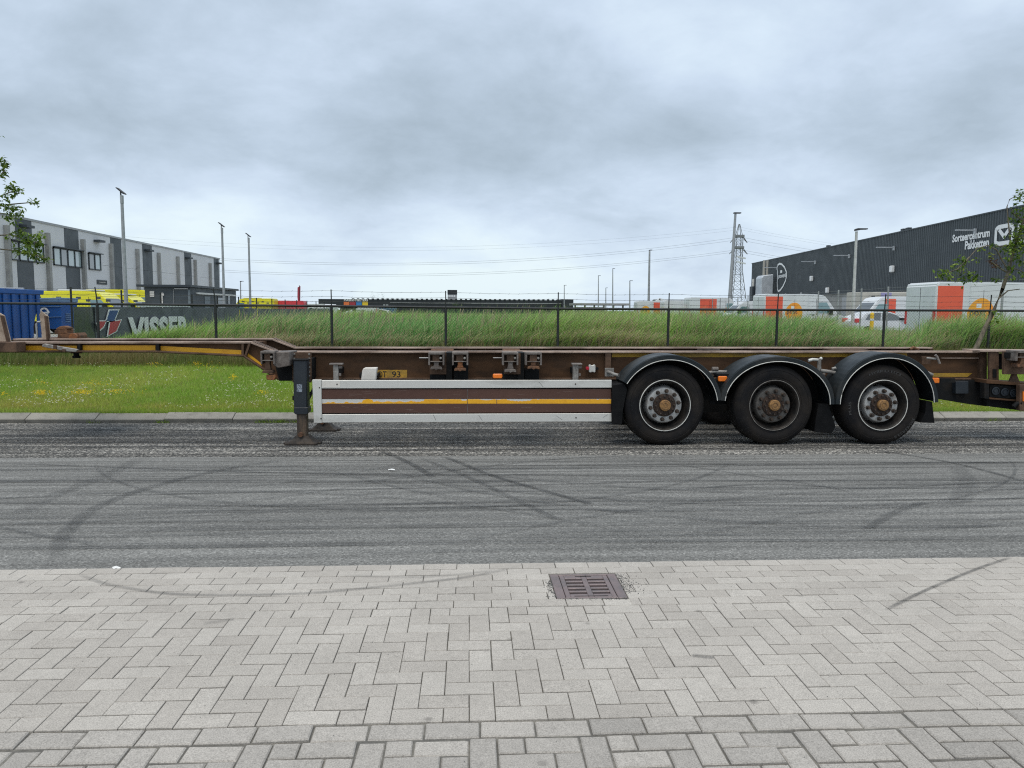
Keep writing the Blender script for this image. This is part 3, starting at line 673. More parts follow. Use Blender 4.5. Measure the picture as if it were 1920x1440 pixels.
# ---- longitudinal beams
web = ppoly([(-70, 642), (470, 642), (517, 660), (1838, 660), (1838, 712), (1150, 713), (545, 713.5), (521, 712.5), (456, 669), (290, 661), (-70, 661)], YW)
topl = ppoly([(-70, 641), (470, 640.5), (517, 658.5), (1838, 658.5)], 10.27); botl = ppoly([(-70, 660.5), (290, 660.5), (456, 668.5), (521, 712), (1838, 712)], 10.27)
def flange(b, pts, yc, w, th, sgn):
    n = len(pts); off = []
    for i, (x, z) in enumerate(pts):
        a = Vector((pts[min(i+1, n-1)][0]-pts[max(i-1, 0)][0], pts[min(i+1, n-1)][1]-pts[max(i-1, 0)][1])).normalized(); off.append((x-sgn*a.y*th*-1*-1, z+sgn*a.x*th))
    for i in range(n-1):
        b.prism([pts[i], pts[i+1], off[i+1], off[i]], yc-w/2, yc+w/2)
for Y in (YW, YF):
    bm_ = part('beam_web', 'brown_paint')(MB().prism(web, Y-.008, Y+.008))
    b = MB(); flange(b, topl, Y, .165, .026, -1); part('top_flange', 'flange_worn', bm_, .004)(b)
    b = MB(); flange(b, botl, Y, .165, .022, 1); part('bottom_flange', 'brown_worn', bm_, .004)(b)
# stiffeners and plates on the near web
for poly, mt in [([(453, 643), (457, 643), (457, 667), (453, 667)], 'brown_worn'), ([(466, 643), (470, 643), (462, 667), (458, 667)], 'brown_worn'),
                 ([(293, 643), (298, 643), (298, 660), (293, 660)], 'black_steel'), ([(146, 644), (151, 644), (151, 659), (146, 659)], 'black_steel'),
                 ([(1135, 660), (1145.5, 660), (1145.5, 711), (1135, 711)], 'brown_worn'), ([(1838, 659), (1850, 659), (1850, 712), (1838, 712)], 'brown_worn')]:
    part('stiffener', mt)(MB().prism(ppoly(poly, 10.28), 10.275, YW-.007))
part('front_plate', 'brown_worn')(MB().prism(ppoly([(18, 643), (46, 643), (46, 659), (18, 659)], YW), YW-.03, YW-.0085))
for poly, mt in [([(48, 648), (145, 648), (145, 658.5), (48, 658.5)], 'yellow_tape'), ([(152, 647.5), (292, 647.5), (292, 657.5), (152, 658)], 'yellow_tape'),
                 ([(299.5, 648.5), (453, 656.5), (453, 666), (299.5, 658)], 'yellow_tape'), ([(464, 661), (489, 680), (494, 693), (463, 671)], 'yellow_tape'),
                 ([(1147, 662), (1700, 662), (1700, 669.5), (1147, 669.5)], 'yellow_tape_dirty'), ([(1748, 699.5), (1822, 699.5), (1813, 706.5), (1748, 706.5)], 'yellow_tape_dirty')]:
    part('stripe', mt)(MB().prism(ppoly(poly, YW), YW-.012, YW-.0095))
part('ledge', 'flange_worn')(MB().prism(ppoly([(1765, 670.5), (1835, 670.5), (1835, 672.5), (1765, 672.5)], 10.3), 10.3, YW-.0085))
# ribbed incline strips of the neck
for Y in (YW, YF):
    b = MB(); p0, p1 = S(472, 640.5, 10.27), S(516, 658, 10.27)
    for k in range(13):
        t = (k+.5)/13; x, z = p0[0]+(p1[0]-p0[0])*t, p0[1]+(p1[1]-p0[1])*t; b.box(x-.006, x+.006, Y-.075, Y+.075, z-.002, z+.012)
    part('anti_slip_ribs', 'flange_worn')(b)
# cross members
for px in (30, 150, 295, 455, 560, 700, 990, 1180, 1350, 1555, 1760):
    xa, za = S(px, 664 if px > 500 else 645, YW); xb, zb = S(px, 706 if px > 500 else 658, YW)
    part('cross_member', 'brown_paint')(MB().box(xa-.05, xa+.05, YW+.009, YF-.009, zb, za))
# ---- neck: front bolster, guide posts, lever, kingpin
(xa, za), (xb, zb) = S(-70, 643, 9.85), S(16.5, 662, 9.85)
part('front_bolster', 'brown_worn', bevel=.006)(MB().box(xa, xb-.02, 10.05, 10.262, zb, za)); part('front_bolster', 'brown_worn', bevel=.006)(MB().box(xa, xb-.02, YF+.09, 11.95, zb, za))
for Y, poly in ((10.28, [(-26, 588), (-1, 586.5), (8, 592), (20, 640.5), (-8, 640.5)]), (11.4, [(73.5, 590), (77, 583), (90, 593), (94.5, 637.5), (79.5, 637.5)])):
    gp = part('guide_post', 'tan_steel', bevel=.004)(MB().prism(ppoly(poly, Y), Y, Y+.022))
    x1 = [poly[2], poly[3]]; q = ppoly([(x1[0][0]-3, x1[0][1]-1), (x1[0][0], x1[0][1]), x1[1], (x1[1][0]-3, x1[1][1])], Y)
    part('edge_flange', 'brown_worn', gp)(MB().prism(q, Y-.06, Y))
b = MB(); pts = [at(77, 603, 11.4), at(70, 603.5, 11.4), at(68, 607, 11.4), at(69.5, 629, 11.4), at(69, 637, 11.4)]; b.tube(pts, .013, 8)
part('grab_handle', 'galvanised', smooth=True)(b)
for poly, d in (([(102, 619), (126, 617), (126, 625.5), (102, 626.5)], .18), ([(108, 626.5), (146, 624), (150, 629), (150, 638), (107, 638)], .22), ([(105, 616), (112, 612), (120, 611), (129, 614), (129, 617), (105, 619)], .12)):
    part('neck_twistlock', 'rust', bevel=.006)(MB().prism(ppoly(poly, 11.55), 11.55, 11.55+d))
b = MB(); p = at(140, 632, 11.53); b.lathe([(0, -.06), (.055, -.06), (.055, 0), (.03, .005), (.03, .05)], p, 'Y', 20); part('lock_pin', 'rust_orange', smooth=True)(b)
lv = part('lever_bar', 'grey_fitting', bevel=.006)(MB().prism(ppoly([(80, 646.5), (85, 644.5), (148, 655), (143, 660), (128, 659), (80, 650)], 10.22), 10.20, 10.24))
part('clip', 'brown_worn', lv)(MB().prism(ppoly([(100, 647), (106, 648), (106, 655), (100, 654)], 10.19), 10.185, 10.199).prism(ppoly([(116, 654), (123, 655), (122, 659.5), (117, 659)], 10.19), 10.185, 10.199))
b = MB(); p = at(143, 661, 10.9); b.lathe([(.07, .02), (.07, -.01), (.036, -.012), (.036, -.045), (.052, -.047), (.052, -.075), (0, -.075)], p, 'Z', 24); part('kingpin', 'black_steel', smooth=True)(b)
(xa, za), (xb, zb) = S(70, 660, 10.9), S(215, 662, 10.9); part('coupling_plate', 'black_steel')(MB().box(xa, xb, YW+.09, YF-.09, zb+.075, zb+.09))

# ---- twistlock heads on outriggers
def outrigger(x0, x1, y0, y1, Yf):
    b = MB(); (xa, za), (xb, zb) = S(x0, y0, Yf), S(x1, y1, Yf); b.box(xa, xb, Yf, YW-.009, zb, za); return part('outrigger', 'black_steel', bevel=.004)(b)
outrigger(836, 848, 661, 712, 9.96); outrigger(806, 836, 699, 712.5, 9.99); outrigger(850, 878, 663, 712.5, 10.02)  # black boxes also paint the shade in the gaps between the heads
outrigger(971, 983, 661, 712, 9.96); outrigger(944, 971, 699, 712.5, 9.99); outrigger(984, 1011, 694, 712.5, 10.02)
def twistlock(x0, x1, yt, ym, yb, Yf, long_=True, pinmat='rust'):
    """housing over a swinging pin; pixel box x0..x1, window yt..ym, pin foot at yb"""
    w = x1-x0; h = MB()
    pbox(h, x0, x1, yt, yt+4.5, Yf, .20)
    pbox(h, x0, x0+3.2, yt+4.5, ym+6, Yf, .18); pbox(h, x1-3.2, x1, yt+4.5, ym+6, Yf, .18)
    pbox(h, x0+3.2, x1-3.2, ym-2, ym, Yf+.005, .03); 
    hs = part('twistlock', 'grey_brown_steel', bevel=.004)(h)
    q = MB(); pbox(q, x0+3.2, x1-3.2, yt+4.5, ym-2, Yf+.11, .07); pbox(q, x0+.27*w, x1-.30*w, yt+5, ym-2, Yf+.03, .08); part('lock_shaft', 'brown_worn', hs)(q)
    xc = (x0+x1)/2
    q = MB().prism(ppoly([(xc-.16*w, ym), (xc+.16*w, ym), (xc+.14*w, ym+5), (xc+.21*w, yb-7), (xc-.21*w, yb-7), (xc-.14*w, ym+5)], Yf+.02), Yf+.02, Yf+.10); part('lock_pin', pinmat, hs, .004)(q)
    q = MB().prism(ppoly([(xc-.30*w, yb-6.5), (xc+.30*w, yb-6.5), (xc+.36*w, yb-4), (xc+.36*w, yb-1), (xc+.12*w, yb-2), (xc, yb), (xc-.12*w, yb-2), (xc-.36*w, yb-1), (xc-.36*w, yb-4)], Yf), Yf-.005, Yf+.13); part('lock_foot', pinmat if pinmat != 'rust_orange' else 'rust', hs, .004)(q)
    q = MB(); p = at(x1-.22*w, yt+11, Yf+.02); q.lathe([(0, -.035), (.012, -.033), (.016, -.02), (.016, .06)], p, 'Y', 14); part('lock_knob', 'grey_fitting', hs, smooth=True)(q)
    return hs
for x0, x1, yb, mt, plate in ((803, 833, 694, 'grey_brown_steel', True), (847.5, 878, 696.5, 'rust_orange', False), (942, 972, 699, 'grey_brown_steel', True), (985, 1016, 693, 'rust', False)):
    yt = 660.5; t = twistlock(x0, x1, yt, 679, yb, 9.76, True, mt)
    part('lock_arm', 'brown_worn', t)(MB().prism(ppoly([(x0+2, yt+.5), (x1-2, yt+.5), (x1-2, yt+6), (x0+2, yt+6)], 9.98), 9.965, YW-.1))
    if plate:
        part('back_plate', 'brown_worn', t, .003)(MB().prism(ppoly([(x0+1, 663), (x1+4, 663), (x1+4, 702), (x0+3, 702)], 9.95), 9.945, 9.957))
        part('lock_rod', 'galvanised', t, smooth=True)(MB().tube([at(x0-17, 671, 9.9), at(x0+4, 671, 9.9)], .006, 6))
# front head on its arm
ft = twistlock(488, 515, 658.5, 677, 701, 9.76, True, 'brown_worn')
part('lock_arm', 'grey_brown_steel', ft, .008)(MB().prism(ppoly([(511, 661), (543, 659.5), (543, 686), (521, 690), (512, 684)], 9.83), 9.82, YW-.09))
part('lock_base', 'rust_orange', ft, .006)(MB().prism(ppoly([(499, 703), (515, 703), (516.5, 708), (514, 713), (500, 712)], 9.78), 9.77, 9.90))
part('bracket', 'black_steel')(MB().prism(ppoly([(517, 688), (548, 686), (548, 714), (524, 714)], 10.1), 10.09, 10.11))

# ---- landing legs
def leg(Y, dx, near):
    def q(px, py): x, z = S(px, py, 9.86); return (x+dx, z)
    L = MB(); (xa, za), (xb, zb) = q(549, 675), q(576.5, 770); L.box(xa, xb, Y, Y+.17, zb, za)
    lg = part('landing_leg', 'leg_paint', bevel=.014)(L)
    (ca, cz), (cb, czb) = q(551, 764), q(578, 777)
    part('leg_collar', 'leg_paint', lg, .006)(MB().prism([(ca, cz), (cb, cz), (cb, czb+.02), (cb-.02, czb), (ca+.02, czb), (ca, czb+.02)], Y-.008, Y+.178))
    part('leg_cap', 'black_steel', lg, .006)(MB().box(xa-.008, xb+.008, Y-.008, Y+.178, za-.012, za+.010))
    (ia, iz), (ib, izb) = q(555, 768), q(574.5, 818); gz = road_z(Y+.08)
    part('inner_leg', 'leg_inner', lg, .008)(MB().box(ia, ib, Y+.02, Y+.15, gz+.09, iz))
    xc = (ia+ib)/2; F_ = MB(); yc = Y+.085
    prof = [(.105, .028, .115), (.16, .012, .05)]
    v = []
    for r, ry, z in ((.085, .075, .115), (.105, .085, .088), (.145, .11, .045), (.19, .135, .030)):
        v += [(xc-r, yc-ry, gz+z), (xc+r, yc-ry, gz+z), (xc+r, yc+ry, gz+z), (xc-r, yc+ry, gz+z)]
    f = [(0, 1, 2, 3)]+[(4*k+i, 4*k+(i+1) % 4, 4*k+4+(i+1) % 4, 4*k+4+i) for k in range(3) for i in range(4)]
    F_.add(v, f); F_.box(xc-.20, xc+.20, yc-.14, yc+.14, gz+.006, gz+.029); F_.box(xc-.235, xc-.20, yc-.06, yc+.06, gz+.01, gz+.03); F_.box(xc+.20, xc+.235, yc-.06, yc+.06, gz+.01, gz+.03)
    part('leg_foot', 'foot_steel', lg, .004)(F_)
    pb = MB(); pb.lathe([(0, -.012), (.03, -.012), (.03, .20), (0, .20)], (xc-.01, Y-.01, gz+.135), 'Y', 14); part('foot_pin', 'rust', lg, smooth=True)(pb)
    if near:
        part('maker_label', 'label_print', lg)(MB().prism([q(556.5, 720.5), q(566.5, 720.5), q(566.5, 735), q(556.5, 735)], Y-.0022, Y-.0006))
        part('drain_lug', 'black_steel', lg)(MB().prism([q(547, 743), q(550, 743), q(550, 751), q(547, 751)], Y+.03, Y+.09))
    return lg
leg(9.86, 0, True); leg(11.13, .035, False)
fp = part('leg_mount', 'brown_worn', bevel=.003)(MB().prism(ppoly([(548.5, 660.5), (584, 660.5), (584, 717), (548.5, 717)], 10.06), 10.055, 10.07))
part('leg_bracket', 'black_steel')(MB().prism(ppoly([(550, 672), (585, 672), (585, 714), (550, 714)], 10.07), 10.071, YW-.009))
b = MB()
for i in range(7):
    for px in (552, 580):
        if px == 552 and i > 2: continue
        p = at(px, 664+i*8.2, 10.05); b.lathe([(0, -.014), (.013, -.012), (.013, .006)], p, 'Y', 8)
tag(part('bolts', 'grey_fitting', fp)(b), kind='stuff')
b = MB(); b.bar(at(578, 748, 10.0), at(592, 722, 10.6), .03, .03); part('leg_brace', 'black_steel')(b)
b = MB(); b.tube([(at(566, 745, 10.0).x, 10.03, at(566, 745, 10.0).z), (at(566, 745, 10.0).x+.02, 11.13, at(566, 745, 10.0).z)], .02, 8); part('cross_shaft', 'black_steel')(b)

# ---- side guard
GY = 9.745
def rail(name, mat, poly, y0, y1, par=None, bevel=.004): return part(name, mat, par, bevel)(MB().prism(ppoly(poly, GY), y0, y1))
guard = rail('side_guard', 'white_alu', [(603, 713), (1147, 712.5), (1147, 727), (603, 728.5)], GY, GY+.035)
rail('guard_post', 'white_alu', [(585.5, 712), (602.5, 712), (603.5, 793), (588.5, 793)], GY-.004, GY+.045, guard)
rail('guard_rail', 'white_alu', [(604, 777), (1147, 775), (1147, 790.5), (604, 792.5)], GY, GY+.035, guard)
rail('plank', 'plank_brown', [(603.2, 730.3), (1146.5, 729.5), (1146.5, 748), (603.2, 748.3)], GY+.012, GY+.030, guard, .003)
rail('plank', 'plank_brown', [(603.2, 757.6), (1146.5, 757), (1146.5, 773.3), (603.2, 775)], GY+.012, GY+.030, guard, .003)
rail('strip', 'white_alu', [(603.2, 748.6), (1146.5, 748.1), (1146.5, 756.7), (603.2, 757.3)], GY+.016, GY+.028, guard, 0)
# peeling yellow tape with a torn upper edge
up = []; px = 604.0
def tear(px):
    if px < 680: return 755.5+1.4*math.sin(px*.21)+1.0*math.sin(px*.53)
    if px < 700: return 751-2.5*math.sin((px-680)/20*PI)
    if px < 770: return 753.5+.9*math.sin(px*.3)
    if px < 795: return 751.5+2.2*math.sin((px-770)/25*PI)+.6*math.sin(px)
    if px < 866: return 748.9+(.9 if 822 < px < 832 else 0)
    if px < 876: return 751.5
    if px < 952: return 748.9+(1.9*math.sin((px-898)/28*PI) if 898 < px < 926 else 0)+(.8 if 928 < px < 940 else 0)
    if px < 998: return 750.5+2.0*math.sin((px-952)/46*PI)+.5*math.sin(px*.9)
    return 748.8+(.9 if (1006 < px < 1011 or 1036 < px < 1040 or 1070 < px < 1076 or 1118 < px < 1124) else 0)
while px <= 1146: up.append((px, min(756.3, tear(px)))); px += 2.0
b = MB()
for i in range(len(up)-1):
    (xa, ya), (xb, yb_) = up[i], up[i+1]; b.prism(ppoly([(xa, ya), (xb, yb_), (xb, 756.9), (xa, 757.0)], GY), GY+.0125, GY+.0155)
part('torn_tape', 'yellow_tape', guard)(b)
rail('backing', 'black_steel', [(603.5, 726), (1146, 726), (1146, 779), (603.5, 779)], GY+.037, GY+.05, guard, 0)
# grime streaks and screw heads on the white rails
b = MB()
for px, py in ((632, 720.5), (1079, 720), (1080, 783), (599, 727), (602, 785)):
    p = at(px, py, GY); b.lathe([(0, -.006), (.009, -.005), (.009, .002)], p, 'Y', 10)
tag(part('rail_bolts', 'nut_steel', guard)(b), kind='stuff')
b = MB()
for px, y0, y1, dx in ((1010, 716, 725, 8), (812, 777, 788, 5), (897, 778, 788, 7), (1042, 779, 787, 12), (1139, 777, 783, -9)):
    b.prism(ppoly([(px, y0), (px+.6, y0), (px+dx+.6, y1), (px+dx, y1)], GY), GY-.0016, GY-.0004)
tag(part('grime_streak', 'grime', guard)(b), kind='stuff')
b = MB()
for _ in range(26):
    px = random.uniform(640, 1130); py = random.choice([random.uniform(732, 746), random.uniform(759, 772)]); ln_ = random.uniform(4, 26); sl_ = random.gauss(0, .08)
    b.prism(ppoly([(px, py), (px+ln_, py+sl_*ln_), (px+ln_, py+sl_*ln_+.35), (px, py+.35)], GY+.012), GY+.0112, GY+.0118)
tag(part('scratches', 'scratch', guard)(b), kind='stuff')
part('warning_sticker', 'white_plate', guard)(MB().prism(ppoly([(604.5, 715), (637.5, 715), (637.5, 726.5), (604.5, 726.5)], GY), GY-.002, GY-.0006))
for xa in (1, 0):
    px = (862, 757) if xa else (931.5, 757)
b = MB()
for x0, y0, y1 in ((876, 730, 774), (931, 748.5, 757)): b.prism(ppoly([(x0, y0), (x0+.8, y0), (x0+.8, y1), (x0, y1)], GY+.01), GY+.0098, GY+.0118)
part('panel_seam', 'grime', guard)(b)
# brackets that carry the guard
for px in (630, 1080):
    b = MB(); pbox(b, px-5.5, px+4.5, 684, 714, 9.84, .05); b2 = MB(); pbox(b2, px-13 if px < 700 else px-7, px+12, 681.5, 684.5, 9.82, .12); pbox(b2, px+4.5, px+11, 686, 691, 9.85, .05); pbox(b2, px+4.5, px+9, 700, 705, 9.85, .04)
    br = part('guard_bracket', 'grey_fitting', bevel=.004)(b); part('bracket_clamp', 'grey_brown_steel', br, .003)(b2)
    part('bracket_arm', 'black_steel', br)(MB().box(S(px-3, 700, 9.89)[0], S(px+4, 700, 9.89)[0], 9.891, YW-.009, S(px, 703, 9.89)[1], S(px, 692, 9.89)[1]))
# document holder, number plate, valve
part('document_holder', 'white_plate', bevel=.008)(MB().prism(ppoly([(677, 713), (679, 696), (681, 691), (684, 689.8), (707, 689.5), (705.5, 700), (704.5, 713)], 9.90), 9.90, 10.02))
part('holder_bracket', 'black_steel')(MB().prism(ppoly([(674, 700), (709, 702), (709, 709), (674, 709)], 10.03), 10.025, YW-.04))
npl = part('number_plate', 'yellow_plate')(MB().prism(ppoly([(703, 693.5), (763.5, 693.5), (763.5, 709.5), (703, 709.5)], YW), YW-.016, YW-.010))
def flat_text(txt, x0, x1, y0, y1, Y, mat, par, bold=.0, dy=-.0015, nm='lettering'):
    (xa, za), (xb, zb) = S(x0, y1, Y), S(x1, y0, Y); p, f = fitted_text(txt, xb-xa, zb-za, bold)
    b = MB(); b.add([(xa+u, Y+dy, za+w) for u, w in p], f); return b.build(nm, mat, par)
flat_text('OT', 708.5, 724.5, 696, 707.5, YW-.016, 'ink', npl, .012); flat_text('93', 735, 751, 696, 707.5, YW-.016, 'ink', npl, .012)
vp = part('brake_valve', 'white_alu', bevel=.006)(MB().prism(ppoly([(1104, 685), (1106, 683), (1109, 685), (1112, 685), (1114, 683), (1116.5, 685), (1116.5, 697), (1114, 699), (1112, 697.5), (1109, 697.5), (1107, 699), (1104, 697)], 10.26), 10.25, 10.30))
b = MB(); p = at(1101.5, 690.5, 10.24); b.lathe([(0, -.01), (.022, -.008), (.022, .03), (.012, .03), (.012, .08)], p, 'Y', 16); part('valve_knob', 'red_plastic', vp, smooth=True)(b)
b = MB(); p = at(1120, 691, 10.25); b.lathe([(0, -.005), (.018, -.004), (.018, .08)], p, 'Y', 14); part('valve_knob', 'black_steel', vp, smooth=True)(b)

# ---- wheels
WC = [(at(1247, 761, YO).x), (at(1452, 759, YO).x), (at(1655.5, 757.5, YO).x)]
TR = .527
tyre_prof = [(.296, .055), (.312, .020), (.325, .012), (.345, .004), (.362, .006), (.365, .001), (.40, -.006), (.44, -.009), (.452, -.004), (.456, -.008), (.485, .002), (.490, .008), (.508, .024), (.522, .048), (TR, .080), (TR, .130), (TR-.012, .132), (TR-.012, .140), (TR, .142), (TR, .188), (TR-.012, .190), (TR-.012, .198), (TR, .200), (TR, .25), (TR-.012, .252), (TR-.012, .26), (TR, .262), (TR, .305), (.522, .337), (.508, .361), (.485, .383), (.44, .394), (.40, .390), (.345, .380), (.312, .365), (.296, .33)]
rim_prof = [(.330, .008), (.326, -.002), (.318, -.003), (.312, .004), (.302, .018), (.298, .05), (.285, .075), (.278, .11), (.262, .15), (.255, .17)]
def ring(prof, c, n=64):
    b = MB(); b.capl = False; b.lathe(prof, c, 'Y', n); return b
def wheel(x, y, z, dirty, side=1, lettered=False):
    t = part('tyre', 'tyre_rubber', smooth=True)
    if side == 1:
        P_ = tyre_prof
        ty = t(ring(P_, (x, y, z), 72))
    else:
        ty = t(ring([(r, .385-a) for r, a in tyre_prof], (x, y, z), 48))
    s = (lambda a: a) if side == 1 else (lambda a: .385-a)
    rm = part('rim', 'rim_paint', ty, smooth=True)(ring([(r, s(a)) for r, a in rim_prof], (x, y, z), 64))
    part('rim_edge', 'pale_line' if not dirty else 'grey_fitting', ty, smooth=True)(ring([(.334, s(.004)), (.333, s(-.006)), (.326, s(-.007)), (.324, s(-.002))] if not dirty else [(.331, s(.004)), (.330, s(-.005)), (.326, s(-.006)), (.324, s(-.002))], (x, y, z), 72))
    disc = MB(); disc.lathe([(.256, s(.172)), (.252, s(.150)), (.240, s(.100)), (.232, s(.062)), (.222, s(.047)), (.205, s(.042)), (.140, s(.044)), (.132, s(.050)), (0, s(.050))], (x, y, z), 'Y', 56)
    dk = part('wheel_disc', 'hub_dirty' if dirty else 'hub_silver', ty, smooth=True)(disc)
    if side == 1:
        hb = MB(); hb.lathe([(.148, .050), (.148, .034), (.138, .022), (.100, .016), (.080, .020), (0, .020)], (x, y, z), 'Y', 32); part('hub', 'hub_rust', ty, smooth=True)(hb)
        cp = MB(); cp.lathe([(.072, .020), (.072, -.020), (.064, -.028), (.050, -.028), (.048, -.034), (.034, -.034), (.032, -.029), (.020, -.029), (.018, -.034), (0, -.034)], (x, y, z), 'Y', 36); part('hub_cap', 'hub_cap_rust', ty, smooth=True)(cp)
        for k in range(10):
            a = 2*PI*(k+.3)/10; nb = MB(); c = (x+.185*math.cos(a), y, z+.185*math.sin(a))
            nb.lathe([(.027, .045), (.027, .030), (.021, .026), (.021, -.004), (.017, -.012), (0, -.012)], c, 'Y', 10); part('wheel_nut', 'nut_steel', dk)(nb)
        sb = MB()
        for k in range(12):
            a = 2*PI*(k+.1)/12; sb.lathe([(.012, .02), (.012, -.003), (.008, -.006), (0, -.006)], (x+.118*math.cos(a), y, z+.118*math.sin(a)), 'Y', 8)
        tag(part('hub_studs', 'nut_steel', ty)(sb), kind='stuff')
        # hand holes round the barrel
        hh_ = MB()
        for k in range(10):
            a = 2*PI*(k+.8)/10; c = Vector((x+.247*math.cos(a), y+.125, z+.247*math.sin(a))); u = Vector((-math.sin(a), 0, math.cos(a))); r_ = Vector((math.cos(a), 0, math.sin(a)))
            hh_.add([c-u*.022+r_*.002+Vector((0, -.02, 0))-r_*.003, c+u*.022+Vector((0, -.02, 0))-r_*.001, c+u*.022+Vector((0, .02, 0))+r_*.006, c-u*.022+Vector((0, .02, 0))+r_*.006], [(0, 1, 2, 3)])
        tag(part('hand_holes', 'ink', dk)(hh_), kind='stuff')
    if lettered:
        for txt, a0, span, rr in (('385/65R22.5', R(-22), R(-46), .455), ('HYBRID HT3', R(118), R(-56), .45), ('PLUS', R(196), R(-22), .45)):
            p, f = fitted_text(txt, 1.0, 1.0, .01); b = MB(); hgt = .034
            b.add([(x+(rr-.017+w*hgt)*math.cos(a0+span*u), y-.0115, z+(rr-.017+w*hgt)*math.sin(a0+span*u)) for u, w in p], f); b.build('sidewall_lettering', 'rubber_letter', ty)
    return ty
pmat('rubber_letter', (.050, .049, .048), (.038, .037, .037), 10, rough=.7)
for i, x in enumerate(WC):
    wheel(x, YO, road_z(YO+.15)+TR-.004, i == 1, 1, i == 2)
    wheel(x+.0, 11.715, road_z(11.9)+TR-.004, True, -1)
    ax_ = MB(); ax_.tube([(x, YO+.19, .425), (x, 11.9, .39)], .07, 14); part('axle', 'black_steel', smooth=True)(ax_)
    sp_ = MB(); sp_.prism([(x-.55, .62), (x-.45, .66), (x+.1, .50), (x+.42, .50), (x+.42, .42), (x-.05, .36)], 10.25, 10.40); part('suspension_arm', 'black_steel')(sp_)
    ab = MB(); ab.lathe([(0, .50), (.11, .50), (.135, .54), (.115, .58), (.135, .62), (.115, .66), (.12, .70), (0, .70)], (x+.33, 10.32, 0), 'Z', 20); part('air_spring', 'rubber_flap', smooth=True)(ab)
    ch = MB(); ch.lathe([(0, -.12), (.07, -.11), (.085, 0), (.07, .11), (0, .12)], (x-.2, 10.55, .50), 'X', 18); part('brake_chamber', 'black_steel', smooth=True)(ch)
part('shade_panel', 'black_steel')(MB().box(WC[0]-.6, WC[2]+.7, 11.0, 11.03, .16, .74))  # black sheet added to block light and darken the gaps between wheels
# ---- mudguards
def mudguard(cx, cz, rx, rz, a0, a1, y0, y1, line=True):
    sc_ = at(cx+100, cz, YO).x-at(cx, cz, YO).x; sc_ /= 100; c = at(cx, cz, YO); n = 30; ang = [a0+(a1-a0)*k/n for k in range(n+1)]
    def pt(a, o): return (c.x+(rx+o)*sc_*math.cos(a), c.z+(rz+o)*sc_*math.sin(a))
    b = MB(); out_ = [pt(a, 9.5) for a in ang]; inn = [pt(a, 8.0) for a in ang]
    for i in range(n): b.prism([out_[i], out_[i+1], inn[i+1], inn[i]], y0+.012, y1)
    g_ = b.build('mudguard', 'plastic_guard', trailer, smooth=True)
    if line:
        fp_ = [pt(a, 7.6) for a in ang]; fp_ = fp_+[(fp_[-1][0], min(fp_[-1][1], fp_[0][1])-.05), (fp_[0][0], min(fp_[-1][1], fp_[0][1])-.05)]; MB().prism(fp_, y1+.002, y1+.012).build('inner_panel', 'black_steel', g_)
    b = MB(); lo = [pt(a, 0) for a in ang]; ou = [pt(a, 8.2) for a in ang]; ou2 = [pt(a, 9.5) for a in ang]
    for i in range(n):
        b.add([(lo[i][0], y0, lo[i][1]), (lo[i+1][0], y0, lo[i+1][1]), (ou[i+1][0], y0-.002, ou[i+1][1]), (ou[i][0], y0-.002, ou[i][1])], [(0, 1, 2, 3)])
        b.add([(ou[i][0], y0-.002, ou[i][1]), (ou[i+1][0], y0-.002, ou[i+1][1]), (ou2[i+1][0], y0+.020, ou2[i+1][1]), (ou2[i][0], y0+.020, ou2[i][1])], [(0, 1, 2, 3)])
        b.add([(lo[i][0], y0, lo[i][1]), (lo[i+1][0], y0, lo[i+1][1]), (lo[i+1][0], y0+.02, lo[i+1][1]), (lo[i][0], y0+.02, lo[i][1])], [(0, 3, 2, 1)])
    b.build('guard_lip', 'plastic_guard', g_, smooth=True)
    if line:
        b = MB(); b.tube([(pt(a, .3)[0], y0-.004, pt(a, .3)[1]) for a in ang], .0052, 6); b.build('edge_trim', 'pale_line', g_, smooth=True)
    return g_
MG = [(1253, 761, 90, 85, R(151), R(7)), (1455.5, 756, 97.5, 76.5, R(176), R(-1)), (1660, 757, 87, 83, R(180), R(2))]
for a in MG:
    mudguard(*a, 9.655, 10.13)
    mudguard(a[0], a[1], a[2]-8, a[3]-8, a[4], a[5], 11.69, 12.12, False)
part('mud_flap', 'rubber_flap', bevel=.004)(MB().prism(ppoly([(1149, 722), (1170, 719), (1176, 730), (1168, 770), (1166, 796), (1148, 794), (1147, 760)], 9.70), 9.70, 10.10))
part('mud_flap', 'rubber_flap', bevel=.004)(MB().prism(ppoly([(1535, 757), (1553, 757), (1567, 800), (1560, 812), (1527, 810), (1529, 790)], 9.76), 9.76, 10.12))
part('mud_flap', 'rubber_flap', bevel=.004)(MB().prism(ppoly([(1737, 752), (1748, 753), (1752.5, 793), (1726, 792.5), (1735, 775)], 9.72), 9.72, 10.10))
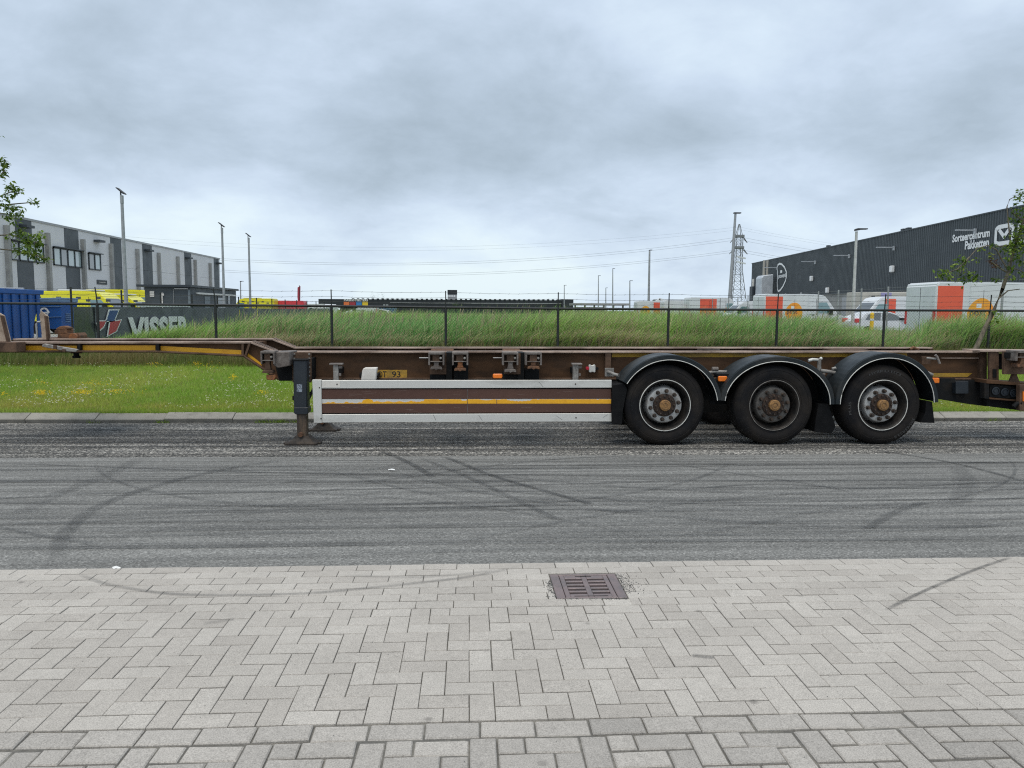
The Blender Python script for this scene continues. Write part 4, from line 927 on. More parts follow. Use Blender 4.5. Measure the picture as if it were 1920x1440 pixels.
# guard brackets, pipes, markers
def pipe(pts, r, mat='grey_fitting', Y=9.98, nm='guard_stay'): return part(nm, mat, smooth=True)(MB().tube([at(x, y_, Y) for x, y_ in pts], r, 10))
pl = part('stay_plate', 'grey_fitting', bevel=.003)(MB().prism(ppoly([(1134, 690), (1151, 690), (1151, 706), (1134, 706)], 10.16), 10.15, 10.166))
part('guard_stay', 'grey_fitting', smooth=True)(MB().tube([at(1140, 697, 10.15), at(1152, 702, 9.95), at(1160, 704, 9.9)], .022, 10))
pipe([(1329, 699), (1340, 697), (1352, 697), (1368, 698)], .022); pipe([(1335, 692), (1346, 692)], .03, 'grey_brown_steel'); pipe([(1330, 705), (1345, 704)], .02, 'nut_steel')
pipe([(1516, 676), (1524, 674), (1536, 675), (1541, 671)], .020, 'pale_line'); pipe([(1536, 672), (1536, 690), (1534, 697)], .026); pipe([(1538, 695), (1555, 697), (1574, 701)], .026); pipe([(1560, 692), (1567, 690)], .02); pipe([(1574, 700), (1584, 693)], .017); pipe([(1530, 702), (1546, 702)], .024, 'grey_brown_steel'); pipe([(1565, 704), (1563, 722), (1558, 738)], .009, 'grey_brown_steel')
pipe([(1546, 706), (1548, 718)], .011, 'rust')
pipe([(1734, 697), (1748, 703)], .024)
part('stay_plate', 'brown_worn')(MB().prism(ppoly([(1728, 668), (1744, 668), (1744, 682), (1728, 682)], 10.2), 10.19, 10.21))
def marker(x0, x1, y0, y1, Y):
    m_ = part('side_marker', 'amber_lens', bevel=.008)(MB().prism(ppoly([(x0, y0+1), (x0+2, y0), (x1-2, y0), (x1, y0+1), (x1, y1-1), (x1-2, y1), (x0+2, y1), (x0, y1-1)], Y), Y, Y+.03))
    part('marker_base', 'black_steel', m_)(MB().prism(ppoly([(x0-.6, y0-.6), (x1+.6, y0-.6), (x1+.6, y1+.6), (x0-.6, y1+.6)], Y), Y+.0305, Y+.045))
marker(924, 942, 701, 709.5, 9.80); marker(1347, 1364, 705.5, 715.5, 9.75); marker(1745.5, 1762, 708.5, 718.5, 9.80)
part('marker_bracket', 'black_steel')(MB().prism(ppoly([(1346, 701), (1366, 701), (1366, 705), (1346, 705)], 9.8), 9.79, 10.0).prism(ppoly([(1762.5, 709), (1790, 709), (1790, 717), (1762.5, 717)], 9.86), 9.85, 9.87))
# ---- rear end
for poly, Y0, Y1, mt in [([(1855, 658), (1873, 658), (1873, 718), (1855, 718)], 10.12, 10.16, 'brown_worn'), ([(1862, 692), (1869, 692), (1869, 708), (1862, 708)], 10.105, 10.118, 'black_steel'),
                         ([(1883, 659), (1990, 659), (1990, 702), (1883, 702)], 9.98, 10.03, 'brown_worn'), ([(1890, 661), (1990, 661), (1990, 672), (1890, 672)], 9.90, 9.978, 'black_steel'), ([(1838.5, 656.5), (1990, 658), (1990, 661), (1838.5, 660)], 10.1, 10.5, 'flange_worn'),
                         ([(1873, 663), (1883, 663), (1883, 693), (1873, 693)], 10.2, 10.24, 'black_steel'),
                         ([(1893, 718), (1901, 697), (1905, 697), (1913, 718)], 10.02, 10.06, 'brown_worn'), ([(1850, 712), (1920, 718), (1990, 722), (1990, 727), (1850, 719)], 9.95, 10.4, 'brown_paint'),
                         ([(1752, 714), (1850, 712), (1850, 762), (1812, 757), (1752, 747)], 10.20, 10.5, 'black_steel'), ([(1850, 719), (1990, 726), (1990, 778), (1908, 769), (1850, 761.5)], 10.08, 10.16, 'black_steel'), ([(1912, 721), (1990, 722), (1990, 777), (1912, 770)], 9.86, 9.93, 'brown_worn'),
                         ([(1792, 715), (1816, 715), (1816, 738), (1792, 738)], 10.12, 10.199, 'leg_paint'), ([(1846, 718), (1855, 719), (1855, 748), (1846, 747)], 9.96, 10.06, 'black_steel'),
                         ([(1855, 745.5), (1911, 750), (1911, 753), (1855, 748.5)], 9.97, 10.06, 'brown_paint')]:
    part('rear_frame', mt, bevel=.003)(MB().prism(ppoly(poly, Y0), Y0, Y1))
tl = part('tail_lamp', 'black_steel', bevel=.006)(MB().prism(ppoly([(1856, 720), (1911, 725), (1911, 749), (1856, 745)], 10.0), 10.0, 10.06))
for px, py in ((1866, 733), (1883, 735), (1900, 737)):
    b = MB(); p = at(px, py, 9.995); b.lathe([(.055, .0), (.055, -.014), (.044, -.016), (.042, -.006), (.026, -.006), (.024, -.014), (0, -.014)], p, 'Y', 24); part('lamp_ring', 'leg_paint', tl, smooth=True)(b)
part('reflector', 'amber_lens')(MB().prism(ppoly([(1917, 734), (1926, 734.5), (1926, 753), (1917, 752)], 9.86), 9.845, 9.859))
b = MB(); b.tube([at(1900, 763, 9.9), at(1906, 757, 9.9), at(1915, 755, 9.88)], .03, 10); part('bumper_stay', 'black_steel', smooth=True)(b)
b = MB(); b.tube([at(1738, 671.5, 10.1), at(1756, 673, 10.0)], .014, 8); hd = part('lock_handle', 'grey_fitting', smooth=True)(b)
part('handle_grip', 'grey_brown_steel', hd, smooth=True)(MB().tube([at(1754, 665.5, 9.99), at(1757, 669, 9.99), at(1762, 682, 9.97)], .016, 8))
rt = twistlock(1905, 1932, 657.5, 671, 690, 9.80, True, 'rust'); 
part('lock_arm', 'rust', rt)(MB().prism(ppoly([(1906, 681), (1925, 678), (1925, 683), (1906, 685)], 9.86), 9.85, 9.97))
b = MB(); b.tube([at(1706, 655, 11.3), at(1712, 652, 11.3), at(1722, 656, 11.3)], .025, 8); part('lock_lump', 'rust', smooth=True)(b)
b = MB(); pbox(b, 1308, 1350, 653.6, 655.5, 11.36, .18); part('rub_plate', 'grey_brown_steel')(b)
b = MB(); pbox(b, 1560, 1628, 655.3, 657.2, 10.6, .3); part('rub_plate', 'brown_worn')(b)
for x0, x1 in ((820, 850), (955, 975)):
    b = MB(); pbox(b, x0-12, x1, 655.2, 657.5, 10.45, .25); part('rub_plate', 'rust')(b)

# ================================================================== gully grate
pmat('cast_iron', (.215, .165, .160), (.150, .130, .130), 7, .42, .66, .55, .25, .12, 90, .2)
pmat('gully_dark', (.012, .011, .010), None, rough=.9)
gr = thing('gully_grate', 'square rusty-purple cast iron gully grate set in the grey block paving', 'gully grate', ((GR[0]+GR[1])/2, (GR[2]+GR[3])/2, 0))
x0, x1, y0, y1 = GR; ft_ = .052; rim = .018
b = MB(); b.box(x0, x0+ft_, y0, y1, -.12, .002); b.box(x1-ft_, x1, y0, y1, -.12, .002); b.box(x0+ft_, x1-ft_, y0, y0+rim, -.12, .002); b.box(x0+ft_, x1-ft_, y1-rim, y1, -.12, .002); b.build('frame', 'cast_iron', gr, bevel=.003)
ix0, ix1, iy0, iy1 = x0+ft_+.004, x1-ft_-.004, y0+rim+.004, y1-rim-.004
b = MB(); sl = [(iy0+.050+k*.0555, iy0+.050+k*.0555+.033) for k in range(5)]; xa, xm0, xm1, xb = ix0+.028, (ix0+ix1)/2-.016, (ix0+ix1)/2+.016, ix1-.028
b.box(ix0, xa, iy0, iy1, -.03, .0); b.box(xb, ix1, iy0, iy1, -.03, .0); b.box(xm0, xm1, iy0+.02, iy1-.02, -.03, -.0005)
prev = iy0
for a, c in sl+[(iy1, None)]:
    b.box(xa, xm0, prev, a, -.03, -.0003); b.box(xm1, xb, prev, a, -.03, -.0003)
    if c: prev = c
b.box(xm0, xm1, iy0, iy0+.02, -.03, -.0003); b.box(xm0, xm1, iy1-.02, iy1, -.03, -.0003)
b.build('grating', 'cast_iron', gr, bevel=.0025)
b = MB(); b.box(ix0+.05, ix1-.05, iy0+.012, iy0+.017, -.0005, .0012); b.box((ix0+ix1)/2-.05, (ix0+ix1)/2+.05, iy1-.02, iy1-.014, -.0005, .0012); b.build('raised_rib', 'gully_dark', gr)
b = MB(); b.box(x0+.02, x1-.02, y0+.02, y1-.02, -.5, -.119); b.build('sump', 'gully_dark', gr)
# loose grit by the gully and along the kerb
pmat('grit_stone', (.20, .195, .185), (.06, .058, .055), 40, .45, .55, .95, 0, .2, 90)
g_b = MB()
def pebble(x, y_, z, r):
    a = random.uniform(0, 6.28); c, s_ = math.cos(a), math.sin(a); v = [(1, 0, 0), (0, 1, 0), (-1, 0, 0), (0, -1, 0), (0, 0, .7)]
    g_b.add([(x+r*(p[0]*c-p[1]*s_)*random.uniform(.7, 1.2), y_+r*(p[0]*s_+p[1]*c), z+r*p[2]) for p in v], [(0, 1, 4), (1, 2, 4), (2, 3, 4), (3, 0, 4)])
for _ in range(300): pebble(x1+abs(random.gauss(0, .05)), random.uniform(y0+.10, y1-.02)+random.gauss(0, .03), .001, random.uniform(.0015, .005))
for _ in range(140): pebble(x0-abs(random.gauss(0, .025)), random.uniform(y0+.02, y1-.10), .001, random.uniform(.002, .006))
for _ in range(220): pebble(random.uniform(x0, x1), y0-abs(random.gauss(0, .012)), .001, random.uniform(.002, .005))
for _ in range(900): pebble(random.uniform(-3.4, 3.9), random.uniform(2.4, 4.8), .0005, random.uniform(.001, .0026))
for _ in range(2600):
    yy = KY-abs(random.gauss(0, .10)); pebble(random.uniform(-8, 10), yy, road_z(yy), random.uniform(.004, .014))
tag(g_b.build('loose_grit', 'grit_stone'), 'loose stone grit by the gully and along the kerb foot', 'grit', kind='stuff')
# litter
pmat('litter_white', (.75, .75, .73), None, rough=.8)
for px, py, r, lab in ((218, 1065, .03, 'small crumpled white scrap at the edge of the pavement'), (735, 883, .045, 'flat white scrap lying on the asphalt')):
    p = gs(px, py); b = MB(); v = []
    for k in range(9): a = 2*PI*k/9; v.append((p.x+r*random.uniform(.6, 1.1)*math.cos(a), p.y+r*.5*math.sin(a), rz2(p.y)+.006+random.uniform(0, .012)))
    v.append((p.x, p.y, rz2(p.y)+.025)); b.add(v, [(k, (k+1) % 9, 9) for k in range(9)]); tag(b.build('paper_scrap', 'litter_white'), lab, 'litter')
# ================================================================== front fence
pmat('fence_black', (.012, .014, .015), (.022, .023, .023), 5, rough=.5)
pmat('wire_dark', (.035, .040, .038), None, rough=.5, metal=.3)
pmat('wire_grey', (.20, .21, .21), None, rough=.5, metal=.4)
FY = 20.8; PX = [-9.72+3.03*k for k in range(-3, 10)]
def rail_z(x): return float(np.interp(x, [-19, -9.7, -3.6, 2.4, 8, 18], [1.745, 1.733, 1.714, 1.682, 1.684, 1.705]))
fence = thing('chain_link_fence', 'black chain-link fence with thin barbed wire along the back of the verge', 'fence', (0, FY, .3))
for i, x in enumerate(PX):
    z1 = rail_z(x); b = MB(); b.tube([(x, FY, .1), (x, FY, z1+.02)], .036, 10); b.build('post', 'fence_black', fence, smooth=True)
    ln = -.03 if x < -5 else .0
    b = MB(); b.tube([(x, FY, z1+.02), (x+ln*.4, FY-.01, z1+.25), (x+ln, FY-.02, z1+.44)], .016, 6); b.build('post_extension', 'fence_black', fence)
b = MB(); xs_ = list(np.linspace(PX[0], PX[-1], 60)); b.tube([(x, FY, rail_z(x)) for x in xs_], .032, 8); b.build('top_rail', 'fence_black', fence, smooth=True)
for dz in (.13, .26, .41):
    b = MB(); pts = []
    for x in np.linspace(PX[0], PX[-1], 140):
        u = ((x-PX[0]) % 3.03)/3.03; pts.append((x, FY-.02, rail_z(x)+dz-.03*math.sin(u*PI)+.004*math.sin(x*9)))
    b.tube(pts, .0034, 4)
    for x, y_, z in pts[::1]: b.bar((x-.02, y_, z-.016), (x+.02, y_, z+.016), .004, .004)
    b.build('barbed_wire', 'wire_dark', fence)
zb = .34; hgt = 1.36; pit = .082; b = MB(); Wd = 3.03
def diag(x0, sgn):
    # clip a 45-degree wire to the panel rectangle
    pts = []
    for t in (0, hgt):
        pts.append((x0+sgn*t, t))
    (xa, za), (xb, zb_) = pts
    if xa < 0: za += (0-xa)/sgn; xa = 0
    if xa > Wd: za += (Wd-xa)/sgn; xa = Wd
    if xb < 0: zb_ -= (xb-0)/sgn; xb = 0
    if xb > Wd: zb_ -= (xb-Wd)/sgn; xb = Wd
    if zb_-za > .02 and za >= -1e-6 and zb_ <= hgt+1e-6: b.tube([(xa, .004*sgn, za), (xb, .004*sgn, zb_)], .0021, 3, False)
k = -hgt
while k < Wd+hgt: diag(k, 1); diag(k, -1); k += pit
me = bpy.data.meshes.new('mesh_panel'); me.from_pydata(b.v, [], b.f); me.materials.append(MATS['wire_dark'])
for i, x in enumerate(PX[:-1]):
    o = bpy.data.objects.new('mesh_panel', me); COL.objects.link(o); o.parent = fence; o.location = (x, 0, zb-.3+rail_z(x+1.5)-1.70)

# ================================================================== yard fence with its screens and banner (runs away from the road)
YX = -10.6
pmat('screen_net', (.125, .138, .150), (.080, .090, .100), 2.5, .42, .62, .75, 0, .2, 90, 0, (1, .6, 1))
pmat('screen_film', (.045, .056, .055), (.11, .12, .11), 1.6, .48, .72, .25, 0, .2, 30, 0, (1, .8, 1))
pmat('banner_white', (.74, .75, .73), (.60, .62, .60), 5, .5, .7, .7, 0, .12, 40)
pmat('banner_blue', (.035, .085, .22), (.05, .10, .24), 5, rough=.7); pmat('banner_red', (.52, .065, .07), (.44, .07, .07), 5, rough=.7)
yf = thing('yard_fence', 'dark mesh fence with black posts and screens running back beside the yard', 'fence', (YX, 21.2, .25))
PY = [21.25+3.0*k for k in range(0, 14)]
for y_ in PY:
    b = MB(); b.tube([(YX, y_, .1), (YX, y_, 2.18)], .028, 8); b.build('post', 'fence_black', yf, smooth=True)
for z in (1.98, 2.14):
    b = MB(); b.tube([(YX, y_, z-.02*abs(math.sin((y_-21.25)/3*PI))) for y_ in np.linspace(PY[0], PY[-1], 80)], .0035, 4); b.build('barbed_wire', 'wire_dark', yf)
b = MB(); b.tube([(YX, PY[0], 1.73), (YX, PY[-1], 1.70)], .02, 6); b.build('top_rail', 'fence_black', yf)
for i in range(len(PY)-1):
    a, c = PY[i]+.03, PY[i+1]-.03; b = MB(); n = 10; film = i < 1
    for k in range(n):
        y0_, y1_ = a+(c-a)*k/n, a+(c-a)*(k+1)/n; w0, w1 = .02*math.sin(y0_*2.3), .02*math.sin(y1_*2.3); zt = 1.66
        b.add([(YX+.035+w0, y0_, .24), (YX+.035+w1, y1_, .24), (YX+.03, y1_, zt), (YX+.03, y0_, zt)], [(0, 1, 2, 3)])
    b.build('screen', 'screen_film' if film else 'screen_net', yf)
# banner hung on that fence
bn = thing('banner', 'dark banner with white capital lettering and a red and blue emblem on the yard fence', 'banner', (YX+.08, 26, .3))
def oy(px, py, X): p = onX(px, py, X); return (p.y, p.z)
BX = YX+.075
(ya, za), (yb, zb2) = oy(178, 573, BX), oy(372, 574, BX)
bm0 = MB(); n = 24
for k in range(n):
    y0_, y1_ = ya+(yb-ya)*k/n, ya+(yb-ya)*(k+1)/n; w = lambda q: .015*math.sin(q*1.9)
    bm0.add([(BX-.012+w(y0_), y0_, .3), (BX-.012+w(y1_), y1_, .3), (BX-.012, y1_, 1.66), (BX-.012, y0_, 1.66), ], [(0, 1, 2, 3)])
cl = bm0.build('cloth', 'screen_net', bn)
def onbanner(name, poly, mat, off):
    pts = [oy(*p, BX) for p in poly]; MB().prismx(pts, BX+off, BX+off+.006).build(name, mat, cl)
onbanner('emblem_border', [(201.5, 580), (222, 580), (212.5, 604), (195, 603.5)], 'banner_white', .03); onbanner('emblem', [(203.5, 582), (219.5, 582), (211, 602), (197.5, 601.5)], 'banner_blue', .037)
onbanner('emblem_border', [(202.5, 602), (226.5, 598.5), (217, 622), (198, 632)], 'banner_white', .03); onbanner('emblem', [(204.5, 604), (224, 600.5), (215.5, 620.5), (200.5, 629)], 'banner_red', .037)
onbanner('emblem_border', [(177.5, 606), (184, 600.5), (198.5, 600.5), (193, 614), (183, 623)], 'banner_white', .03); onbanner('emblem', [(180.5, 606), (185, 602.5), (196, 602.5), (191.5, 612), (184, 619)], 'banner_red', .037)
(y0_, z1_), (y1_, _) = oy(237, 595, BX), oy(352, 597, BX); z0_ = .50
onbanner('highlight_strip', [(254, 572.3), (354, 572.8), (354, 575), (254, 575.5)], 'banner_white', .03); b = MB(); p, f = fitted_text('VISSER', y1_-y0_, 1.36-z0_, .05, 1.04)  # the white strip paints the highlight along the banner's top edge
b.add([(BX+.045, y0_+u, z0_+w) for u, w in p], f).build('lettering', 'banner_white', cl)

# ================================================================== depot fence on the right
pmat('post_grey', (.40, .41, .41), (.30, .31, .31), 5, rough=.5, metal=.3)
df = thing('depot_fence', 'grey metal post and wire fence in front of the parcel depot', 'fence', (*depot_xy(30, 0), .2))
DP = [21.0+3.0*k for k in range(0, 26)]
for i, s in enumerate(DP):
    x, y_ = depot_xy(s, 0); b = MB(); b.tube([(x, y_, .15), (x, y_, 2.86)], .042, 8); b.build('post', 'post_grey', df, smooth=True)
for z in (.5, .9, 1.25, 1.5, 1.75, 2.0, 2.2, 2.45, 2.65, 2.8):
    b = MB(); b.tube([(*depot_xy(s, 0), z-.012*abs(math.sin((s-21)/3*PI))) for s in np.linspace(DP[0], DP[-1], 110)], .0055, 4); b.build('wire', 'wire_grey', df)
for i in range(0, 6):
    s = DP[i]
    if i > 3: continue

# ================================================================== lamp posts
pmat('lamp_pole', (.37, .385, .39), (.30, .31, .315), 4, rough=.5, metal=.35); pmat('lamp_head', (.022, .022, .025), None, rough=.45); pmat('pole_white', (.55, .55, .53), (.46, .46, .44), 4, rough=.5)
def floodpole(px, pyt, Y, label):
    t_ = at(px, pyt, Y); bx = t_.x; h = t_.z; L = thing('lamp_post', label, 'lamp post', (bx, Y, .2), group='floodlight poles in the yard')
    b = MB(); b.tube([(bx, Y, .2), (bx, Y, 2.2), (bx, Y, h-.35)], [.072, .066, .050], 12); b.build('pole', 'lamp_pole', L, smooth=True)
    b = MB(); b.tube([(bx, Y, h-.35), (bx, Y, h-.08)], .058, 10); b.build('sleeve', 'lamp_pole', L, smooth=True)
    b = MB(); b.prism([(bx-.17, h+.17), (bx-.12, h+.18), (bx+.13, h-.02), (bx+.12, h-.045), (bx+.07, h-.04)], Y-.10, Y+.10); b.build('lamp_head', 'lamp_head', L, bevel=.01)
    b = MB(); b.bar((bx-.03, Y, h-.09), (bx-.03, Y, h+.08), .03, .05, (0, 1, 0)); b.build('bracket', 'lamp_head', L)
floodpole(228, 362, 27.4, 'tallest floodlight pole beside the shed, left of the other two'); floodpole(416, 424, 39, 'floodlight pole at the right end of the dark shed'); floodpole(466, 443, 44, 'floodlight pole standing alone right of the dark shed')
def streetlamp(px, pyb, pyt, Y, arm, label, mat='pole_white', r=(.085, .05), px1=None, head=(.42, .07)):
    t_ = at(px1 or px, pyt, Y); b0 = at(px, pyb, Y); L = thing('street_lamp', label, 'street lamp', (b0.x, Y, .2))
    b = MB(); b.tube([(b0.x, Y, .2), (b0.x+(t_.x-b0.x)*.5, Y, .2+(t_.z-.2)*.5), (t_.x, Y, t_.z)], [r[0], (r[0]+r[1])/2, r[1]], 10); b.build('pole', mat, L, smooth=True)
    if arm:
        s = 1 if arm > 0 else -1; b = MB(); b.prism([(t_.x-.08*s, t_.z+.02), (t_.x+abs(arm)*s*.5, t_.z+.10), (t_.x+abs(arm)*s, t_.z+.11), (t_.x+abs(arm)*s, t_.z+.17), (t_.x+.02*s, t_.z+.17), (t_.x-.08*s, t_.z+.12)], Y-.12, Y+.12); b.build('lamp_head', 'lamp_head', L)
    return L
streetlamp(1599.5, 590, 434, 42, .58, 'pale street lamp with one arm before the dark depot wall', 'pole_white', (.095, .07), 1606)
streetlamp(1216, 580, 471, 90, .30, 'slim lamp pole with a short arm left of the grey pitched roofs', 'lamp_pole', (.16, .10), 1218)
streetlamp(1366.5, 582, 400, 110, 0, 'high mast with a flat crosshead in front of the pylon', 'lamp_pole', (.32, .16), 1379)
hm = [o for o in bpy.data.objects if o.get('label', '').startswith('high mast')][0]; t_ = at(1379, 400, 110)
MB().box(t_.x-.25, t_.x+.75, 109.7, 110.3, t_.z-.02, t_.z+.12).build('lamp_head', 'lamp_head', hm)
for px, yt, Y, arm, lab in ((1149, 505, 140, .4, 'tall thin lamp pole, third from the white gable'), (1122, 518, 160, .5, 'thin lamp pole above the flat canopy roof'), (1136, 541, 150, .4, 'short lamp pole between two taller ones by the canopy'), (1181, 528, 120, .45, 'camera and lamp pole right of the canopy roof'), (1058, 536, 160, .5, 'thin lamp pole at the right end of the long black building'), (451, 529, 120, .45, 'distant thin lamp pole above the yellow vans right of the shed')):
    streetlamp(px, 580, yt, Y, arm, lab, 'lamp_pole', (.14, .07))
# ================================================================== pylon and power lines
pmat('lattice_steel', (.22, .23, .235), (.16, .17, .175), 2, rough=.6, metal=.3); pmat('conductor', (.13, .14, .15), None, rough=.6, grain=0); pmat('insulator', (.60, .62, .62), None, rough=.4)  # greys lightened so the colours themselves carry distance haze
QY = 285.0
def pz(px, py): p = at(px, py, QY); return p
py_ = thing('pylon', 'grey lattice power pylon standing behind the depot yard', 'pylon', (at(1381, 580, QY).x, QY, .2))
c0 = at(1381, 580, QY).x
def half(z): return float(np.interp(z, [0, 5.5, 17.5, 29.0, 34.0], [3.3, 2.65, 1.25, 1.15, .15]))
legs = [(-1, -1), (1, -1), (1, 1), (-1, 1)]; lv_ = [.2, 3.5, 7, 10, 13, 15.5, 17.5, 20, 22.3, 24.5, 26.7, 29]
for sx, sy in legs:
    b = MB(); zs = lv_+[34.0]
    for a, c in zip(zs[:-1], zs[1:]): b.bar((c0+sx*half(a), QY+sy*half(a), a), (c0+sx*half(c), QY+sy*half(c), c), .17, .17)
    b.build('leg', 'lattice_steel', py_)
for i, (a, c) in enumerate(zip(lv_[:-1], lv_[1:])):
    b = MB()
    for k in range(4):
        (sx, sy), (tx, ty) = legs[k], legs[(k+1) % 4]; A = lambda q, z: (c0+q[0]*half(z), QY+q[1]*half(z), z)
        b.bar(A((sx, sy), a), A((tx, ty), c), .08, .08); b.bar(A((tx, ty), a), A((sx, sy), c), .08, .08); b.bar(A((sx, sy), c), A((tx, ty), c), .09, .09)
    tag(b.build('bracing', 'lattice_steel', py_), kind='stuff')
arms = []
for zz, ln in ((30.2, 3.2), (26.0, 3.4)):
    for s in (-1, 1):
        b = MB(); tip = (c0+s*ln, QY, zz-3.0); b.bar((c0+s*1.1, QY-.9, zz-.5), tip, .22, .22); b.bar((c0+s*1.1, QY+.9, zz-.5), tip, .22, .22); b.build('cross_arm', 'lattice_steel', py_); arms.append(tip)
    b = MB(); b.box(c0-1.5, c0+1.6, QY-1.5, QY+1.5, zz-1.0, zz-.2); b.build('platform', 'lattice_steel', py_)
for zz in (21.5, 19.6):
    b = MB(); b.bar((c0-1.2, QY-1.8, zz+.5), (c0+2.2, QY-1.8, zz-.2), .5, .5); b.build('antenna', 'insulator', py_)
x2 = at(-95, 500, QY).x
for k, (yp, ym) in enumerate(((468, 514.5), (471.5, 517.5), (444.5, 493.5), (449, 496.5), (431, 470), (425, 463))):
    zp, zm = at(1383, yp, QY).z, at(655, ym, QY).z; b = MB(); pts = []
    xm = (c0+x2)/2; hw = (c0-x2)/2; yy = QY+(.8 if k % 2 else -.8)
    for i in range(61):
        x = x2+(c0-x2)*i/60; pts.append((x, yy, zm+(zp-zm)*((x-xm)/hw)**2))
    b.tube(pts, .030 if k < 4 else .016, 4); tag(b.build('power_line', 'conductor'), ['lowest power line sagging left from the pylon', 'second lowest power line sagging left from the pylon', 'third power line from the bottom sagging left from the pylon', 'fourth power line from the bottom sagging left from the pylon', 'faint fifth wire from the bottom sagging left from the pylon', 'faint topmost wire sagging left from the pylon'][k], 'power line', 'power lines')
    b = MB(); pts = []; x3 = c0+290; zl = zp-10
    for i in range(41):
        x = c0+(x3-c0)*i/40; pts.append((x, yy+.25*(x-c0), zp-(zp-zl)*(1-((x-(c0+x3)/2)/((x3-c0)/2))**2)))
    b.tube(pts, .030 if k < 4 else .016, 4); tag(b.build('power_line', 'conductor'), ['lowest power line running right from the pylon over the depot', 'second lowest power line running right from the pylon', 'third power line from the bottom running right from the pylon', 'fourth power line from the bottom running right from the pylon', 'faint fifth wire from the bottom running right from the pylon', 'faint topmost wire running right from the pylon'][k], 'power line', 'power lines')

# ================================================================== left warehouse: its long face runs away from the road at X = -32
pmat('panel_light', (.66, .66, .66), (.635, .635, .64), .5, .4, .6, .6, 0, .01, 30); pmat('panel_dark', (.078, .090, .100), (.066, .078, .086), .5, .4, .6, .55, 0, .03, 30)
pmat('panel_trim', (.33, .34, .345), None, rough=.5); pmat('column_grey', (.31, .31, .295), (.25, .25, .24), 2, rough=.7); pmat('frame_dark', (.03, .038, .045), None, rough=.45)
def glass(name, col, rough=.06):
    mt, nt, bs, out = newmat(name); bs.inputs['Base Color'].default_value = (*col, 1); bs.inputs['Roughness'].default_value = rough; bs.inputs['Specular IOR Level'].default_value = 1.0; bs.inputs['IOR'].default_value = 1.8; return mt
glass('glass_dark', (.03, .04, .045)); glass('glass_pale', (.38, .46, .46), .1); glass('glass_grey', (.20, .215, .22), .15); glass('vehicle_glass', (.02, .03, .032), .05); glass('glass_teal', (.10, .22, .23), .1)
LX = -32.0; TOP = 7.92
wh = thing('warehouse', 'long light grey warehouse with dark vertical panel bands and upper windows', 'warehouse', (LX, 75, .2))
def ly(px): return onX(px, 500, LX).y
def lq(px, py): p = onX(px, py, LX); return (p.y, p.z)
y_near, y_far = 36.0, ly(412)
MB().box(LX-40, LX-.05, y_near, y_far-.05, .2, TOP-.1).build('wall', 'panel_light', wh)
bands = [(-35, -10), (32, 63), (123, 149.5), (208.5, 229), (268, 286), (346, 359), (401, 410)]
edges = [y_near]+[ly(v) for a in bands for v in a]+[y_far]
for i in range(len(edges)-1):
    dark = i % 2 == 1; a, c = edges[i], edges[i+1]
    nseg = 1 if dark else max(1, int((c-a)/6.5)); 
    for k in range(nseg):
        for (z0_, z1_) in ((.2, 2.85), (2.87, 5.35), (5.37, TOP)):
            y0_, y1_ = a+(c-a)*k/nseg, a+(c-a)*(k+1)/nseg
            MB().box(LX-.05, LX+(.012 if dark else 0), y0_+.008, y1_-.008, z0_, z1_).build('wall_panel', 'panel_dark' if dark else 'panel_light', wh)
MB().box(LX-.05, LX+.06, y_near, y_far+.05, TOP, TOP+.16).build('parapet', 'panel_trim', wh)
for px, yt in ((12.5, 423), (88.5, 437), (154.5, 449), (207, 457), (256, 467), (296, 474), (331.5, 481), (364, 487), (392, 493)):
    y0_ = ly(px); z = lq(px, yt)[1]; MB().box(LX+.001, LX+.28, y0_-.16, y0_+.16, .2, z).build('column', 'column_grey', wh)
def window(x0, x1, yt0, yt1, yb0, yb1, panes):
    (ya, zt), (_, zbm) = lq(x0, yt0), lq(x0, yb0); yb = ly(x1); f = .09
    b = MB(); b.box(LX+.014, LX+.10, ya, yb, zt-f, zt).box(LX+.014, LX+.10, ya, yb, zbm, zbm+f).box(LX+.014, LX+.10, ya, ya+f, zbm, zt).box(LX+.014, LX+.10, yb-f, yb, zbm, zt)
    n = len(panes)
    for k in range(1, n): yy = ya+(yb-ya)*k/n; b.box(LX+.014, LX+.10, yy-f*.6, yy+f*.6, zbm, zt)
    w_ = b.build('window', 'frame_dark', wh)
    MB().box(LX+.10, LX+.30, ya-.15, yb+.1, zt, zt+.07).build('lintel', 'frame_dark', w_)
    for k, g_ in enumerate(panes):
        y0_, y1_ = ya+(yb-ya)*k/n, ya+(yb-ya)*(k+1)/n; MB().box(LX+.016, LX+.045, y0_+.03, y1_-.03, zbm+.05, zt-.05).build('pane', g_, w_)
    # a tilted-open sash
    return w_
window(17, 82, 450, 458, 487, 494, ['glass_grey', 'glass_pale', 'glass_pale', 'glass_pale']); window(98, 152, 463, 469, 497, 502, ['glass_pale', 'glass_grey', 'glass_pale', 'glass_pale']); window(164.5, 188, 474, 478, 505, 507, ['glass_grey', 'glass_pale'])
for px, py in ((44, 425), (181, 452.5), (275, 470), (350, 484), (408, 494)):
    y0_, z = lq(px, py); MB().box(LX+.02, LX+.55, y0_-.55, y0_+.45, z-.08, z+.10).build('wall_lamp', 'frame_dark', wh)
(y0_, z1_), (y1_, z0_) = lq(181, 524.5), lq(200, 534); sg = MB().box(LX+.015, LX+.06, y0_, y1_, z0_, z1_).build('name_board', 'frame_dark', wh); MB().box(LX+.061, LX+.07, y0_+.3, y1_-.3, z0_+.16, z1_-.16).build('board_face', 'white_plate', sg)
